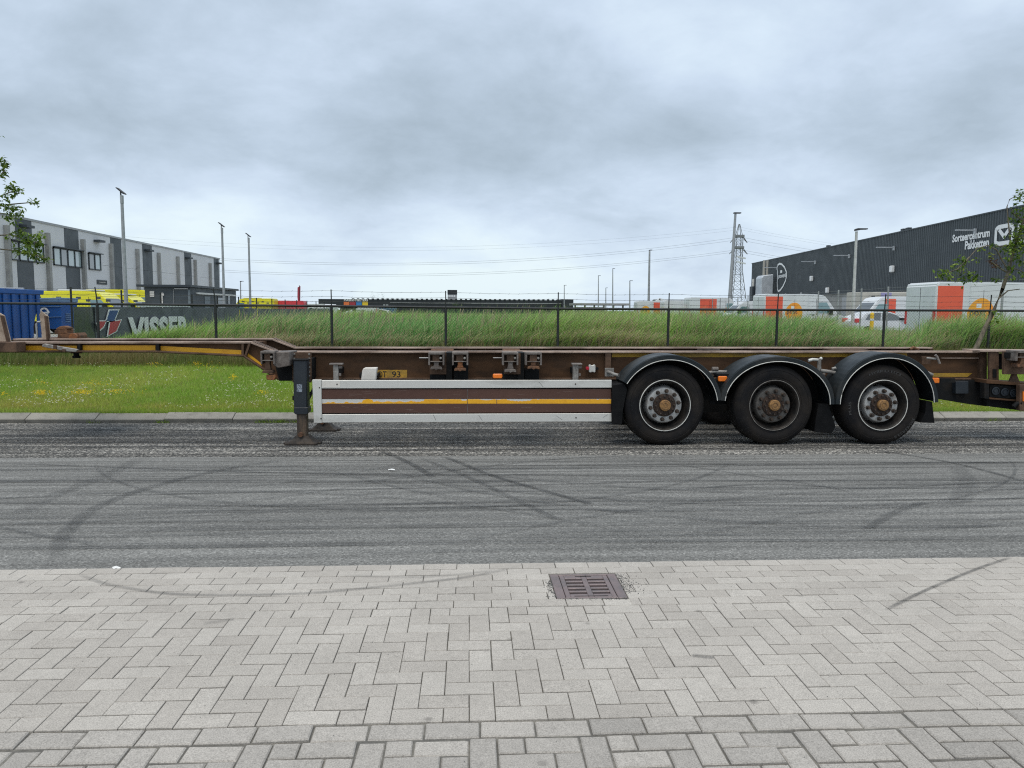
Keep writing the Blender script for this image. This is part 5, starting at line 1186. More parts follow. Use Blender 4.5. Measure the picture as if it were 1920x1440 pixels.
p, f = fitted_text('VISSER', (y1_-y0_)*.7, .12); MB().add([(LX+.072, y0_+(y1_-y0_)*.15+u, (z0_+z1_)/2-.06+w) for u, w in p], f).build('lettering', 'frame_dark', sg)

# ================================================================== dark shed
SY = 44.0
pmat('shed_grey', (.062, .075, .082), (.052, .063, .07), 1, rough=.6); pmat('shed_light', (.17, .20, .21), None, rough=.6)
x0, z1 = at(271, 536, SY).x, at(271, 536, SY).z; x1 = at(357, 538, SY).x
sh = thing('shed', 'dark grey flat-roofed shed with white notices in front of the warehouse', 'shed', ((x0+x1)/2, SY+4, .2))
MB().box(x0, x1, SY, SY+8.4, .2, z1-.06).build('wall', 'shed_grey', sh)
MB().box(x0-.35, x1+.12, SY-.25, SY+8.6, z1-.05, z1+.07).build('roof', 'frame_dark', sh)
for zz in (.9, 1.6, 2.3): MB().box(x0+.01, x1-.01, SY-.006, SY-.001, zz, zz+.012).build('cladding_joint', 'shed_light', sh)
for a, b_, c, d, m_ in ((280.5, 289, 545.5, 556.5, 'white_plate'), (302, 306, 551, 590, 'white_plate'), (325, 326.5, 542, 590, 'white_alu'), (326.5, 352, 540.5, 542, 'white_alu'), (352, 358, 543, 590, 'shed_light')):
    bb = MB(); (xa, za), (xb, zb_) = S(a, c, SY-.05), S(b_, d, SY-.05); bb.box(xa, min(xb, x1-.01), SY-.05, SY-.007, max(zb_, .25), za); bb.build('notice' if m_ == 'white_plate' else 'door_frame', m_, sh)
b = MB(); p = at(304, 552, SY-.06); b.lathe([(0, 0), (.10, 0), (.10, .03)], p, 'Y', 16); b.build('round_sign', 'white_plate', sh)
for yy, ww, zt, zbm in ((46.2, .9, 2.35, .3), (48.6, 1.0, 2.3, 1.4), (50.6, .35, 2.5, 1.9)): MB().box(x1+.002, x1+.03, yy, yy+ww, zbm, zt).build('shed_door' if zbm < 1 else 'shed_window', 'shed_light' if zbm < 1 else 'glass_grey', sh)
MB().box(x1+.002, x1+.10, SY+.8, SY+8, z1-.42, z1-.32).build('gutter', 'white_alu', sh)

# ================================================================== blue containers
pmat('container_blue', (.008, .085, .30), (.010, .065, .23), 1.2, .4, .65, .5, 0, .08, 40); pmat('container_blue_dark', (.008, .050, .19), (.010, .042, .15), 1.2, .4, .65, .5, 0, .08, 40); pmat('container_rim', (.16, .25, .36), (.10, .18, .30), 3, rough=.5)
cX = at(81, 560, 36.4).x
ca = thing('roll_off_container', 'large blue ribbed roll-off container behind the fence at the far left', 'container', (cX, 33, .2))
MB().prismx([(28.5, .25), (35.3, .25), (36.3, 2.30), (28.5, 2.30)], cX-2.4, cX-.04).build('body', 'container_blue', ca)
MB().prismx([(28.4, 2.22), (36.38, 2.22), (36.42, 2.42), (28.4, 2.42)], cX-2.45, cX+.05).build('top_rail', 'container_blue', ca, bevel=.02)
for i in range(12):
    y_ = 29.0+i*.62; MB().prismx([(y_, .28), (y_+.24, .28), (y_+.24, 2.21), (y_, 2.21)], cX-.041, cX+.045).build('rib', 'container_blue', ca, bevel=.03)
MB().box(cX-1.6, cX-.2, 35.2, 35.3, 2.42, 2.5).build('lid_rim', 'white_alu', ca)
cb = thing('skip', 'smaller blue skip with a pale rim and a white round emblem', 'skip', (at(95, 620, 37).x, 37.5, .2)); q = lambda *a: ppoly(a, 37.0)
MB().prism(q((66, 566), (114, 566), (116, 617), (78, 617)), 37, 38.5).build('body', 'container_blue', cb, bevel=.02)
MB().prism(q((63, 559), (114.5, 558), (115, 566.5), (64, 566.5)), 36.93, 38.55).build('rim', 'container_rim', cb, bevel=.02)
for y_ in (575, 594.5): MB().prism(q((76, y_), (115, y_-1), (115, y_), (76, y_+1.1)), 36.96, 36.999).build('crease', 'container_rim', cb)
b = MB(); p = at(83, 585, 36.98); b.capl = False; b.lathe([(.13, -.005), (.21, -.006), (.21, .01)], p, 'Y', 24); b.build('emblem', 'banner_white', cb); MB().prism(q((73, 586), (93, 584), (93, 587), (73, 589)), 36.965, 36.995).build('emblem_bar', 'banner_white', cb)
xr_ = at(116, 600, 37).x
for k in range(5): z_ = 1.36-k*.09; MB().prismx([(37.35, z_), (37.75, z_), (37.75, z_-.035), (37.35, z_-.035)], xr_-.02, xr_+.03).build('louvre', 'container_rim', cb)

# ================================================================== vehicles
pmat('van_white', (.66, .68, .69), (.60, .62, .63), .8, .45, .65, .35, 0, .02, 30, coat=.3); pmat('van_yellow', (.80, .74, .015), (.74, .66, .015), .8, .45, .65, .35, 0, .03, 30, coat=.3); pmat('van_red', (.66, .045, .06), None, rough=.35); pmat('van_grey', (.44, .47, .47), (.40, .42, .42), 1, rough=.4)
pmat('livery_red', (.80, .125, .065), (.74, .11, .06), 1, rough=.45); pmat('livery_orange', (.85, .40, .035), (.88, .30, .03), 1.5, .4, .6, .45); pmat('plastic_black', (.02, .021, .022), None, rough=.6); pmat('lamp_red', (.62, .03, .04), None, rough=.3); pmat('lamp_clear', (.6, .62, .62), None, rough=.15); pmat('check_dark', (.06, .07, .09), None, rough=.5)
def van(label, x, y_, face, body='van_white', L=5.6, H=2.55, w=2.0, livery=None, group=None, yellow=False, zg=.21, cat='van', cab=None):
    """panel van; local x forwards, face = +1 nose to the right, -1 nose to the left"""
    v = thing('van', label, cat, (x, y_, zg), 0 if face > 0 else PI, group); ORG[v.name] = Vector((0, 0, 0))
    h = L/2
    prof = [(-h, .38), (h-.15, .34), (h-.02, .50), (h, .85), (h-.10, 1.08), (h-.72, 1.30), (h-1.38, H*.86), (h-1.62, H-.09), (h-2.1, H-.01), (-h+.1, H), (-h, H-.12)]
    b = MB(); b.prism(prof, -w/2, w/2); bo = b.build('body', body, v, bevel=.05, segs=2, smooth=True)
    ws = [(h-.76, 1.36), (h-1.34, H*.835)]; d = Vector((ws[1][0]-ws[0][0], 0, ws[1][1]-ws[0][1])).normalized(); nrm = Vector((d.z, 0, -d.x))*.012
    b = MB(); a0, a1 = Vector((ws[0][0], 0, ws[0][1]))+nrm, Vector((ws[1][0], 0, ws[1][1]))+nrm
    b.add([a0+Vector((0, -w/2+.12, 0)), a0+Vector((0, w/2-.12, 0)), a1+Vector((0, w/2-.2, 0)), a1+Vector((0, -w/2+.2, 0))], [(0, 1, 2, 3)]); b.build('windscreen', 'vehicle_glass', v)
    for s in (-1, 1):
        yy = s*(w/2+.004); MB().prism([(h-1.05, 1.34), (h-1.48, H*.80), (h-2.05, H*.80), (h-2.05, 1.34)], min(yy, yy-s*.01), max(yy, yy-s*.01)).build('side_window', 'glass_teal', v)
        for xw in (h-.95, -h+1.0):
            b = MB(); b.lathe([(0, -.11), (.20, -.11), (.23, -.09), (.345, -.10), (.355, -.06), (.355, .06), (.345, .10), (0, .10)], (xw, s*(w/2-.08), .355), 'Y', 22); b.build('wheel', 'tyre_rubber', v, smooth=True)
        b = MB(); b.box(h-.20, h-.02, min(s*(w/2-.35), s*(w/2-.05)), max(s*(w/2-.35), s*(w/2-.05)), .80, 1.0); b.build('headlight', 'lamp_clear', v, bevel=.02)
        MB().box(-h-.012, -h+.02, min(s*(w/2-.16), s*(w/2-.02)), max(s*(w/2-.16), s*(w/2-.02)), .95, 1.5).build('tail_light', 'lamp_red', v)
        MB().box(h-1.35, h-1.15, min(s*(w/2+.02), s*(w/2+.22)), max(s*(w/2+.02), s*(w/2+.22)), 1.25, 1.6).build('mirror', 'plastic_black', v, bevel=.02)
        MB().box(h-2.14, h-2.12, min(s*(w/2+.001), s*(w/2+.004)), max(s*(w/2+.001), s*(w/2+.004)), .5, H-.3).build('door_seam', 'plastic_black', v)
    for s in (-1, 1):
        yy0, yy1 = min(s*(w/2+.001), s*(w/2+.018)), max(s*(w/2+.001), s*(w/2+.018)); MB().box(-h+1.5, h-1.4, yy0, yy1, .60, .70).build('rub_strip', 'plastic_black', v)
        MB().box(-h+1.9, -h+1.912, min(s*(w/2+.0005), s*(w/2+.005)), max(s*(w/2+.0005), s*(w/2+.005)), .5, H-.3).build('door_seam', 'plastic_black', v); MB().box(h-2.4, h-2.22, yy0, yy1, 1.22, 1.27).build('door_handle', 'plastic_black', v)
    MB().box(-h-.006, -h+.01, -.008, .008, .65, H-.2).build('rear_door_seam', 'plastic_black', v)
    MB().box(-h-.05, -h+.1, -w/2+.02, w/2-.02, .38, .62).build('bumper', 'plastic_black', v); MB().box(h-.25, h+.04, -w/2+.03, w/2-.03, .30, .55).build('bumper', 'plastic_black', v, bevel=.02)
    if livery:
        for s in (-1, 1):
            yy = s*(w/2+.0035); y0_, y1_ = min(yy, yy-s*.004), max(yy, yy-s*.004); rx0, rx1, lx = livery
            MB().box(rx0, rx1, y0_, y1_, .42, H-.16).build('red_panel', 'livery_red', v)
            n = 26; pts = []
            for k in range(n):
                a = 2*PI*k/n; ca_, sa_ = math.cos(a), math.sin(a); r_ = .56*(1-.16*math.cos(a-.2))
                pts.append((lx+s*-1*-1*r_*ca_*.98, 1.38+.60*sa_*(1-.25*ca_*(-s if face > 0 else s)*-1*s)))
            em = MB().prism(pts, y0_, y1_).build('emblem', 'livery_orange', v)
            if True:
                # the word reads left to right as seen from outside
                p, f = fitted_text('post', .66, .30, .02); sg_ = -1 if s > 0 else 1
                MB().add([(lx-.36*sg_+u*sg_, yy+s*.003, 1.24+w_) for u, w_ in p], f).build('lettering', 'check_dark', em)
                MB().box(lx-.10, lx+.10, min(yy+s*.001, yy+s*.003), max(yy+s*.001, yy+s*.003), 1.62, 1.78).build('crown_mark', 'banner_white', em)
    if yellow:
        for s in (-1, 1):
            yy = s*(w/2+.0035)
            for k in range(9):
                MB().box(-h+.5+k*.52, -h+.76+k*.52, min(yy, yy-s*.004), max(yy, yy-s*.004), H-.42+(.0 if k % 2 else -.14), H-.30+(.0 if k % 2 else -.14)).build('check', 'check_dark', v)
        MB().box(-.9, .9, -w/2+.2, w/2-.2, H, H+.09).build('light_bar', 'lamp_clear', v, bevel=.03)
    return v
def vx(px, Y, zpy=560): return at(px, zpy, Y).x
G1 = 'white parcel vans parked in the depot'; G2 = 'yellow vans parked by the warehouse'
xr = vx(1755, 29.0); van('nearest white van with a red panel and orange emblem at the right edge', xr+3.1, 30.05, 1, L=6.2, H=2.62, w=2.1, livery=(-3.04, -2.02, -1.36), group=G1)
b_ = van('white van with its nose to the left behind the white car', vx(1606, 48)+2.8, 49, -1, H=2.45, livery=(.2, .9, -.9), group=G1)
van('white van facing right with a red rear panel left of the pale street lamp', vx(1596, 46.5)-2.75, 47.5, 1, L=5.4, H=2.52, livery=(-2.62, -1.55, -.92), group=G1)
van('small white van left of the silver tank with only its roof above the grass', vx(1410, 62), 63, -1, L=4.6, H=2.3, group=G1)
van('white van with its nose to the right before the wide grey pitched roof', vx(1245, 84), 86, 1, L=5.4, livery=(-.9, .9, -1.9), group=G1)
van('white van with red panels under the long grey roof', vx(1300, 80), 82, 1, L=5.6, livery=(-.6, .3, 1.2), group=G1)
van('white van with a tall red block left of the high mast', vx(1348, 72), 73, 1, L=5.6, H=2.75, livery=(-1.8, -.2, 1.0), group=G1)
van('nearest yellow van with dark checks beside the blue skips', vx(137, 43), 44, 1, 'van_yellow', L=5.9, H=2.32, yellow=True, group=G2)
van('yellow van with its sloping nose just left of the shed', vx(205, 49), 50, 1, 'van_yellow', L=5.4, H=2.22, yellow=True, group=G2)
van('rearmost yellow van whose roof shows beside the shed wall', vx(238, 57), 58, 1, 'van_yellow', L=6.0, H=2.75, group=G2)
van('yellow and white van right of the shed beside the red one', vx(462, 84), 86, -1, 'van_yellow', L=5.2, H=2.55, yellow=True, group=G2)
van('red van seen over the tall grass right of the yellow ones', vx(522, 86), 88, -1, 'van_red', L=5.0, H=2.35)
van('white van with its roof just below the fence rail in front of the black building', vx(670, 62), 63, -1, L=3.0, H=1.72, w=1.8)
def car(label, x, y_, face, body, zg=.21):
    c = thing('car', label, 'car', (x, y_, zg), 0 if face > 0 else PI); ORG[c.name] = Vector()
    prof = [(-1.95, .35), (1.9, .30), (2.0, .45), (1.97, .68), (1.75, .82), (1.05, .95), (.45, 1.33), (.1, 1.44), (-.75, 1.46), (-1.35, 1.36), (-1.78, .98), (-1.98, .88), (-2.0, .5)]
    MB().prism(prof, -.86, .86).build('body', body, c, bevel=.05, segs=2, smooth=True)
    for s in (-1, 1):
        yy = s*.864; y0_, y1_ = min(yy, yy-s*.01), max(yy, yy-s*.01)
        MB().prism([(-.42, .95), (.92, .95), (.42, 1.27), (.08, 1.37), (-.42, 1.39)], y0_, y1_).build('side_window', 'vehicle_glass', c); MB().prism([(-.50, .95), (-.50, 1.39), (-.78, 1.39), (-1.22, 1.30), (-1.42, .98)], y0_, y1_).build('side_window', 'vehicle_glass', c)
        for xw in (1.2, -1.25):
            b = MB(); b.lathe([(0, -.1), (.2, -.1), (.22, -.08), (.30, -.09), (.31, 0), (.30, .09), (0, .09)], (xw, s*.78, .31), 'Y', 20); b.build('wheel', 'tyre_rubber', c, smooth=True)
        MB().box(-1.99, -1.72, min(s*.6, s*.875), max(s*.6, s*.875), .80, 1.05).build('tail_light', 'lamp_red', c, bevel=.02)
        MB().box(1.80, 1.99, min(s*.5, s*.8), max(s*.5, s*.8), .62, .76).build('headlight', 'lamp_clear', c)
        MB().box(.72, .92, min(s*.87, s*1.02), max(s*.87, s*1.02), .96, 1.1).build('mirror', 'plastic_black', c)
    b = MB(); b.add([(1.03, -.7, .975), (1.03, .7, .975), (.47, .62, 1.335), (.47, -.62, 1.335)], [(0, 1, 2, 3)]); b.build('windscreen', 'vehicle_glass', c)
    return c
car('small white hatchback parked behind the tall grass below the white vans', vx(1654, 45), 45, 1, 'van_white', .22)
car('white hatchback half hidden by the grass beside the blue box', vx(700, 72), 72, -1, 'van_white'); car('dark car roof showing beside the red van', vx(545, 70), 70, 1, 'van_grey')
pmat('bollard_yellow', (.80, .50, .02), None, rough=.5)
p0 = at(1634.5, 606, 38); bo = thing('bollard', 'yellow bollard standing in front of the white hatchback', 'bollard', (p0.x, 38, .21)); b = MB(); b.lathe([(.095, .21), (.095, 1.52), (.085, 1.58), (.05, 1.62), (0, 1.63)], (p0.x, 38, 0), 'Z', 16); b.build('tube', 'bollard_yellow', bo, smooth=True); b = MB(); b.capl = False; b.lathe([(.098, 1.2), (.098, 1.32)], (p0.x, 38, 0), 'Z', 16); b.build('band', 'banner_white', bo)

# ================================================================== parcel depot
pmat('cladding_dark', (.045, .056, .064), (.050, .061, .069), .2, .4, .6, .5, 0, .02, 20); pmat('sign_white', (.80, .81, .81), None, rough=.5, grain=0); pmat('depot_base', (.30, .30, .28), (.22, .22, .21), .3, rough=.8); pmat('tank_silver', (.52, .55, .58), (.44, .47, .50), 1, rough=.4, metal=.3); pmat('pipe_tan', (.36, .34, .30), None, rough=.5)
AN = R(4.7); D = Vector((math.sin(AN), math.cos(AN), 0)); NL = Vector((-math.cos(AN), math.sin(AN), 0)); DTOP = 12.0
# the wall line goes through the roof corner seen at pixel 1410,494
q0 = at(1410, 494.7, 1.0)-EYE; q0 = EYE+q0*((DTOP-CAM_H)/q0.z); Q = Vector((q0.x, q0.y, 0))
dep = thing('depot_building', 'long dark grey ribbed parcel depot with white lettering and emblems', 'depot', (Q.x, Q.y, 0), PI/2-AN); ORG[dep.name] = Vector()
# local frame: x away along the wall (0 at the far corner), y outwards to the left
def dw(px, py):
    d = ray(px, py); n = NL; t = (Q-EYE).dot(n)/d.dot(n); P_ = EYE+d*t; r = P_-Q; return (r.dot(D), P_.z)
LEN = 118.0; sb_ = 4.6
b = MB(); rib = .46; n = int(LEN/rib); prof = []
for k in range(n):
    a = -k*rib; prof += [(a, 0), (a-.17, 0), (a-.22, .06), (a-.41, .06)]
prof.append((-n*rib, 0))
for i in range(len(prof)-1):
    (a, u), (c, w_) = prof[i], prof[i+1]; b.add([(a, u, sb_), (c, w_, sb_), (c, w_, DTOP), (a, u, DTOP)], [(0, 1, 2, 3)])
b.build('cladding', 'cladding_dark', dep)
MB().box(-LEN, -.02, -60, -.02, .2, DTOP-.05).build('hall', 'depot_base', dep); MB().box(-LEN, .01, -60, -.5, sb_, DTOP-.04).build('gable', 'cladding_dark', dep)
MB().box(-LEN, .05, -.6, .10, DTOP, DTOP+.14).build('parapet', 'cladding_dark', dep); MB().box(-LEN, .02, -.01, .12, sb_-.16, sb_-.005).build('sill', 'cladding_dark', dep)
for k in range(10):
    a = -12-k*9.5; MB().box(a-3.2, a, -.015, .05, .25, 3.9).build('dock_door', 'panel_trim' if k % 3 else 'frame_dark', dep)
def wall_text(txt, x0, x1, y0, y1, off=.10, bold=.02):
    (sa, za), (sb2, zb_) = dw(x0, y1), dw(x1, y0); zb_ = dw(x0, y0)[1]; wd = sa-sb2; p, f = fitted_text(txt, wd, zb_-za, bold); b = MB(); b.add([(sa-u, off, za+w_) for u, w_ in p], f); return b.build('lettering', 'sign_white', dep)
wall_text('Sorteercentrum', 1787, 1857.5, 440.5, 455, .10, .035); wall_text('Pakketten', 1810.5, 1856.5, 452.5, 468.5, .10, .035)
def wall_strip(pts, wid, closed, name, off=.11):
    pts = [Vector(p) for p in pts]; b = MB(); n = len(pts)
    for i in range(n if closed else n-1):
        a, c = pts[i], pts[(i+1) % n]; d_ = (c-a).normalized(); nn = Vector((-d_.y, d_.x))*wid/2; e = d_*wid*.3
        a, c = a-e, c+e; q = [a+nn, c+nn, c-nn, a-nn]; b.add([(v.x, off+.001*(i % 3), v.y) for v in q], [(0, 1, 2, 3)])
    return b.build(name, 'sign_white', dep)
def rrect(x0, x1, z0, z1, r):
    o = []; rx = r*2.2
    for cx_, cz_, a0 in ((x1-rx, z1-r, 0), (x0+rx, z1-r, 90), (x0+rx, z0+r, 180), (x1-rx, z0+r, 270)):
        for k in range(5): a = R(a0+k*22.5); o.append((cx_+rx*math.cos(a), cz_+r*math.sin(a)))
    return o
(sL, zB), (sR, zT) = dw(1868, 458), dw(1902, 423); zT = dw(1868, 427)[1]
wall_strip(rrect(sR, sL, zB, zT, .32), .42, True, 'envelope_emblem'); wall_strip([(sL-.6, zT-.35), ((sL+sR)/2, zB+(zT-zB)*.38), (sR+.6, zT-.35)], .42, False, 'envelope_flap')
(sL2, zB2), (sR2, _) = dw(1911, 458), dw(1950, 458); wall_strip(rrect(sR2, sL2, zB, zT, .32), .42, True, 'parcel_emblem')
# rounded shield emblem near the far corner
sp_ = [(1459.5, 497), (1462.5, 494.5), (1467, 495.5), (1472, 501), (1475.5, 510), (1476, 517), (1474, 526), (1469, 537), (1464, 544), (1460.5, 546), (1459, 543), (1458.5, 530), (1459, 515), (1458.8, 503)]
wall_strip([dw(*p) for p in sp_], .36, True, 'shield_emblem')
wall_text('postnl', 1460.5, 1474.5, 514, 523.5, .10, .03); (sL, zB), (sR, zT) = dw(1464, 512), dw(1467.5, 507); MB().box(sR, sL, .08, .10, zB, dw(1464, 507)[1]).build('crown_mark', 'sign_white', dep)
for px, py, ln in ((1676, 465, 2.2), (1592, 480, 2.2), (1528, 491.5, 2.2), (1456, 502.5, 2.4), (1829, 433, 2.0)):
    s_, z = dw(px+3, py); MB().box(s_-.12, s_+.12, .1, .32, z-.30, z+.25).build('lamp_bracket', 'tank_silver', dep); MB().box(s_-.10, s_+.10, .32, ln+.3, z+.02, z+.14).build('lamp_arm', 'tank_silver', dep)
for px, py in ((1677, 504), (1525, 522), (1555, 544)):
    s_, z = dw(px, py); MB().box(s_-.35, s_+.35, .1, .55, z-.45, z+.40).build('camera_unit', 'sign_white', dep, bevel=.08)
for px, py in ((1541, 466), (1679, 436), (1688, 435)):
    s_, z = dw(px, py); MB().box(s_-.35, s_+.35, -1.3, -.8, DTOP+.14, DTOP+.6).build('roof_vent', 'frame_dark', dep)
# silver plant tank and flues by the far corner
tk = thing('plant_tank', 'silver plant cabinet with two tan flues beside the far corner of the depot', 'tank', (at(1431, 570, 150).x, 150, .2))
(xa, za), (xb, zb_) = S(1420.5, 517, 150), S(1441, 580, 150); MB().prism([(xa, .2), (xb, .2), (xb, za+.25), (xa+.4, za), (xa, za-.5)], 148, 151).build('cabinet', 'tank_silver', tk, bevel=.15)
for px in (1432.5, 1438.5): x = at(px, 500, 150).x; b = MB(); b.tube([(x, 150, za-.3), (x, 150, at(px, 488, 150).z)], .24, 12); b.build('flue', 'pipe_tan', tk, smooth=True)
(xa, za2), (xb, _) = S(1409, 537, 152), S(1420, 537, 152); MB().box(xa, xb, 151.5, 153, .2, za2).build('fan_unit', 'frame_dark', tk); MB().box(xa+.2, xa+.5, 152, 152.3, za2, at(1412, 523, 152).z).build('flue', 'white_alu', tk); MB().box(xb-.5, xb-.2, 152, 152.3, za2, at(1418, 523, 152).z).build('flue', 'frame_dark', tk)
# cream cabins
pmat('cabin_cream', (.50, .48, .42), (.44, .42, .37), 1, rough=.7); pmat('cabin_purple', (.30, .28, .48), None, rough=.6)
cbn = thing('site_cabin', 'cream site cabin with a small window behind the white vans', 'cabin', (at(1670, 570, 58).x, 58, .2)); (xa, za), (xb, zb_) = S(1617.5, 547.5, 57), S(1724, 590, 57); MB().box(xa, xb, 57, 59.5, .2, za).build('wall', 'cabin_cream', cbn, bevel=.04)
(xc, zc), (xd, zd) = S(1634, 554.5, 57), S(1640, 559, 57); MB().box(xc, xd, 56.97, 56.998, zd, zc).build('window', 'frame_dark', cbn); (xc, zc), (xd, zd) = S(1652, 548.5, 57), S(1671, 558, 57); MB().box(xc, xd, 56.97, 56.998, zd, zc).build('panel', 'cabin_purple', cbn)
# grey pitched roofs of the loading shed
pmat('roof_grey', (.26, .28, .29), (.22, .24, .25), .3, rough=.6)
ls = thing('loading_shed', 'low grey pitched-roof loading shed beyond the tall grass', 'shed', (at(1280, 575, 115).x, 115, .2))
(xa, za), (xb, zb_) = S(1226, 561, 115), S(1340, 561, 115); xw = at(1216, 570, 115).x; ze = at(1226, 569, 115).z
b = MB(); b.prismx([(112, ze), (115, za), (118, ze)], xa, xb); b.build('roof', 'roof_grey', ls); MB().box(xa, xb, 112.2, 117.8, .2, ze).build('wall', 'van_grey', ls)
MB().bar((xw, 111.8, ze-.1), (xa+.1, 111.8, za), .3, .35, (0, 1, 0)).bar((xa, 111.8, za), (xa+2.6, 111.8, ze-.2), .3, .35, (0, 1, 0)).build('gable_trim', 'sign_white', ls)

# ================================================================== far centre
pmat('far_black', (.016, .019, .024), (.022, .026, .031), .05, rough=.5); pmat('sq_orange', (.72, .17, .045), None, rough=.5); pmat('sq_red', (.36, .035, .055), None, rough=.5); pmat('sq_blue', (.045, .21, .50), None, rough=.5); pmat('sq_yellow', (.74, .52, .03), None, rough=.5)
BY = 330.0; (xa, za), (xb, _) = S(597, 560.5, BY), S(1062, 563, BY); zr = at(1062, 563, BY).z
bb = thing('black_store', 'long low black store with four coloured squares on the horizon', 'store', ((xa+xb)/2, BY, .2))
MB().prism([(xa, 4.8 if False else za-3.6), (xa, za), (xb, zr), (xb, .2), (xa+9, .2), (xa+9, za-3.6)], BY, BY+60).build('wall', 'far_black', bb)
(xc, zc), (xd, zd) = S(1054, 561, BY-3), S(1075, 580, BY-3); MB().box(xc, xd, BY-3, BY+20, .2, zc).build('end_block', 'far_black', bb)
for i, m_ in enumerate(('sq_orange', 'sq_red', 'sq_blue', 'sq_yellow')):
    px = 644.5+i*11.6; (xc, zc), (xd, zd) = S(px, 565.6, BY-.4), S(px+10.6, 576, BY-.4); MB().box(xc, xd, BY-.4, BY-.05, zd, zc).build('square', m_, bb)
(xc, zd), (xd, zc) = S(645, 564.6, BY-.5), S(690, 561, BY-.5); p, f = fitted_text('MASIUS MELTERS', xd-xc, zc-zd, .02); MB().add([(xc+u, BY-.45, zd+w_) for u, w_ in p], f).build('lettering', 'sign_white', bb)
for k in range(44):
    x = xa+14+(xb-xa-14)*k/44; zt = za+(zr-za)*(x-xa)/(xb-xa); MB().box(x, x+.9, BY-.3, BY+1, zt-.1, zt+.35).build('roof_edge', 'far_black', bb)
MB().prism([(xa+30, za-1.3), (xb, zr-1.3), (xb, zr-1.55), (xa+30, za-1.55)], BY-.2, BY-.01).build('gutter_line', 'panel_trim', bb)
for px in (718.5, 724): (xc, zc), (xd, zd) = S(px, 570.5, BY-.3), S(px+4, 574, BY-.3); MB().box(xc, xd, BY-.3, BY-.05, zd, zc).build('window', 'glass_grey', bb)
tw = thing('roof_sign_box', 'square tower box, dark above and grey below, over the black store', 'tower', (at(848, 560, BY+20).x, BY+20, .2)); (xc, zc), (xd, zd) = S(839, 543.5, BY+20), S(857, 561, BY+20); zm = at(848, 552, BY+20).z
MB().box(xc, xd, BY+20, BY+24, zm, zc).build('upper_box', 'far_black', tw); MB().box(xc+.1, xd-.1, BY+20.1, BY+23.9, .2, zm).build('lower_box', 'panel_trim', tw)
for k in range(4): x = xc+.5+k*(xd-xc-1)/4; MB().box(x, x+.5, BY+20.02, BY+20.09, zm-1.2, zm-.3).build('window', 'sign_white', tw)
wl_ = thing('white_hall', 'low white roofed hall left of the black store', 'hall', (at(575, 575, 240).x, 240, .2)); (xc, zc), (xd, zd) = S(548, 569.5, 240), S(611, 569.5, 240)
MB().prism([(xc, .2), (xc, zc), (xd-.8, zc), (xd, zc-.5), (xd, .2)], 240, 262).build('wall', 'sign_white', wl_)
for px in (556, 568, 580): x = at(px, 575, 240).x; MB().box(x, x+1.0, 239.9, 239.99, .2, 1.9).build('door', 'frame_dark', wl_)
cn = thing('canopy', 'flat filling-station canopy on columns near the middle of the horizon', 'canopy', (at(1128, 575, 200).x, 200, .2)); (xc, zc), (xd, zd) = S(1073, 568.5, 200), S(1174, 573, 200); MB().box(xc, xd, 196, 206, zd, zc).build('roof', 'column_grey', cn)
for k in range(6): x = xc+.8+k*(xd-xc-1.6)/5; MB().box(x-.2, x+.2, 200, 200.4, .2, zd).build('column', 'panel_trim', cn)
MB().box(xc+1, xc+9, 203, 205, .2, 2.6).build('kiosk', 'sign_white', cn)
fl = thing('flag_banner', 'tall dark beach flag right of the red van', 'flag', (at(562, 570, 110).x, 110, .2)); (xc, zt_) = S(560, 535, 110); x = at(562, 570, 110).x
MB().tube([(x, 110, .2), (x, 110, zt_)], .05, 6).build('pole', 'plastic_black', fl); MB().prism([(x, .9), (x+.15, zt_-.1), (x-.25, zt_-.3), (x-.3, zt_-1.6), (x-.1, 1.0)], 109.97, 110.03).build('cloth', 'sq_red', fl)
bx_ = thing('skip', 'far blue box container beside the white hatchback', 'skip', (at(726, 582, 75).x, 75, .2)); (xc, zc), (xd, zd) = S(711.5, 578.5, 75), S(740.5, 590, 75); MB().box(xc, xd, 75, 76.6, .2, zc).build('body', 'container_blue', bx_, bevel=.03); MB().box(xc-.05, xd+.05, 74.95, 76.65, zc, zc+.08).build('rim', 'container_rim', bx_)

# ================================================================== trees
pmat('bark', (.20, .165, .12), (.09, .075, .058), 9, .4, .6, .9, 0, .25, 60, .6, (1, 1, .4)); pmat('twig', (.13, .10, .07), None, rough=.9)
LEAF = [(.085, .155, .020), (.125, .205, .028), (.18, .27, .040), (.26, .34, .065), (.055, .10, .016)]
def leaves(name, centres, n_per, spread, size, parent, palette=LEAF, brown=0.0):
    V = []; C = []; base = ORG.get(parent.name, Vector())
    for c, n, sp in centres:
        for _ in range(n):
            d = np.array([random.gauss(0, 1), random.gauss(0, 1), random.gauss(0, 1)]); p = np.array(c)+d*sp*.55-np.array(base)
            L = size*random.uniform(.6, 1.25); w = L*.55; a, e = random.uniform(0, 6.28), random.gauss(-.35, .5)
            f = np.array([math.cos(a)*math.cos(e), math.sin(a)*math.cos(e), math.sin(e)]); s = np.cross(f, [0, 0, 1]); s /= (np.linalg.norm(s)+1e-6); u = np.cross(s, f)
            s = s*math.cos(.4*random.gauss(0, 1))+u*math.sin(.4*random.gauss(0, 1))
            V += [p, p+f*L*.45+s*w*.5+u*.1*L, p+f*L, p+f*L*.45-s*w*.5+u*.1*L]
            col = np.array(random.choice(palette))*random.uniform(.7, 1.2)
            if random.random() < brown: col = np.array((.13, .06, .03))*random.uniform(.6, 1.2)
            C += [col]*4
    n = len(V)//4; k = np.arange(n)[:, None]*4; F_ = np.concatenate([k, k+1, k+2, k, k+2, k+3], 1).ravel()
    return raw_mesh(name, np.array(V), F_, np.full(2*n, 3), 'leaf', np.array(C), parent)
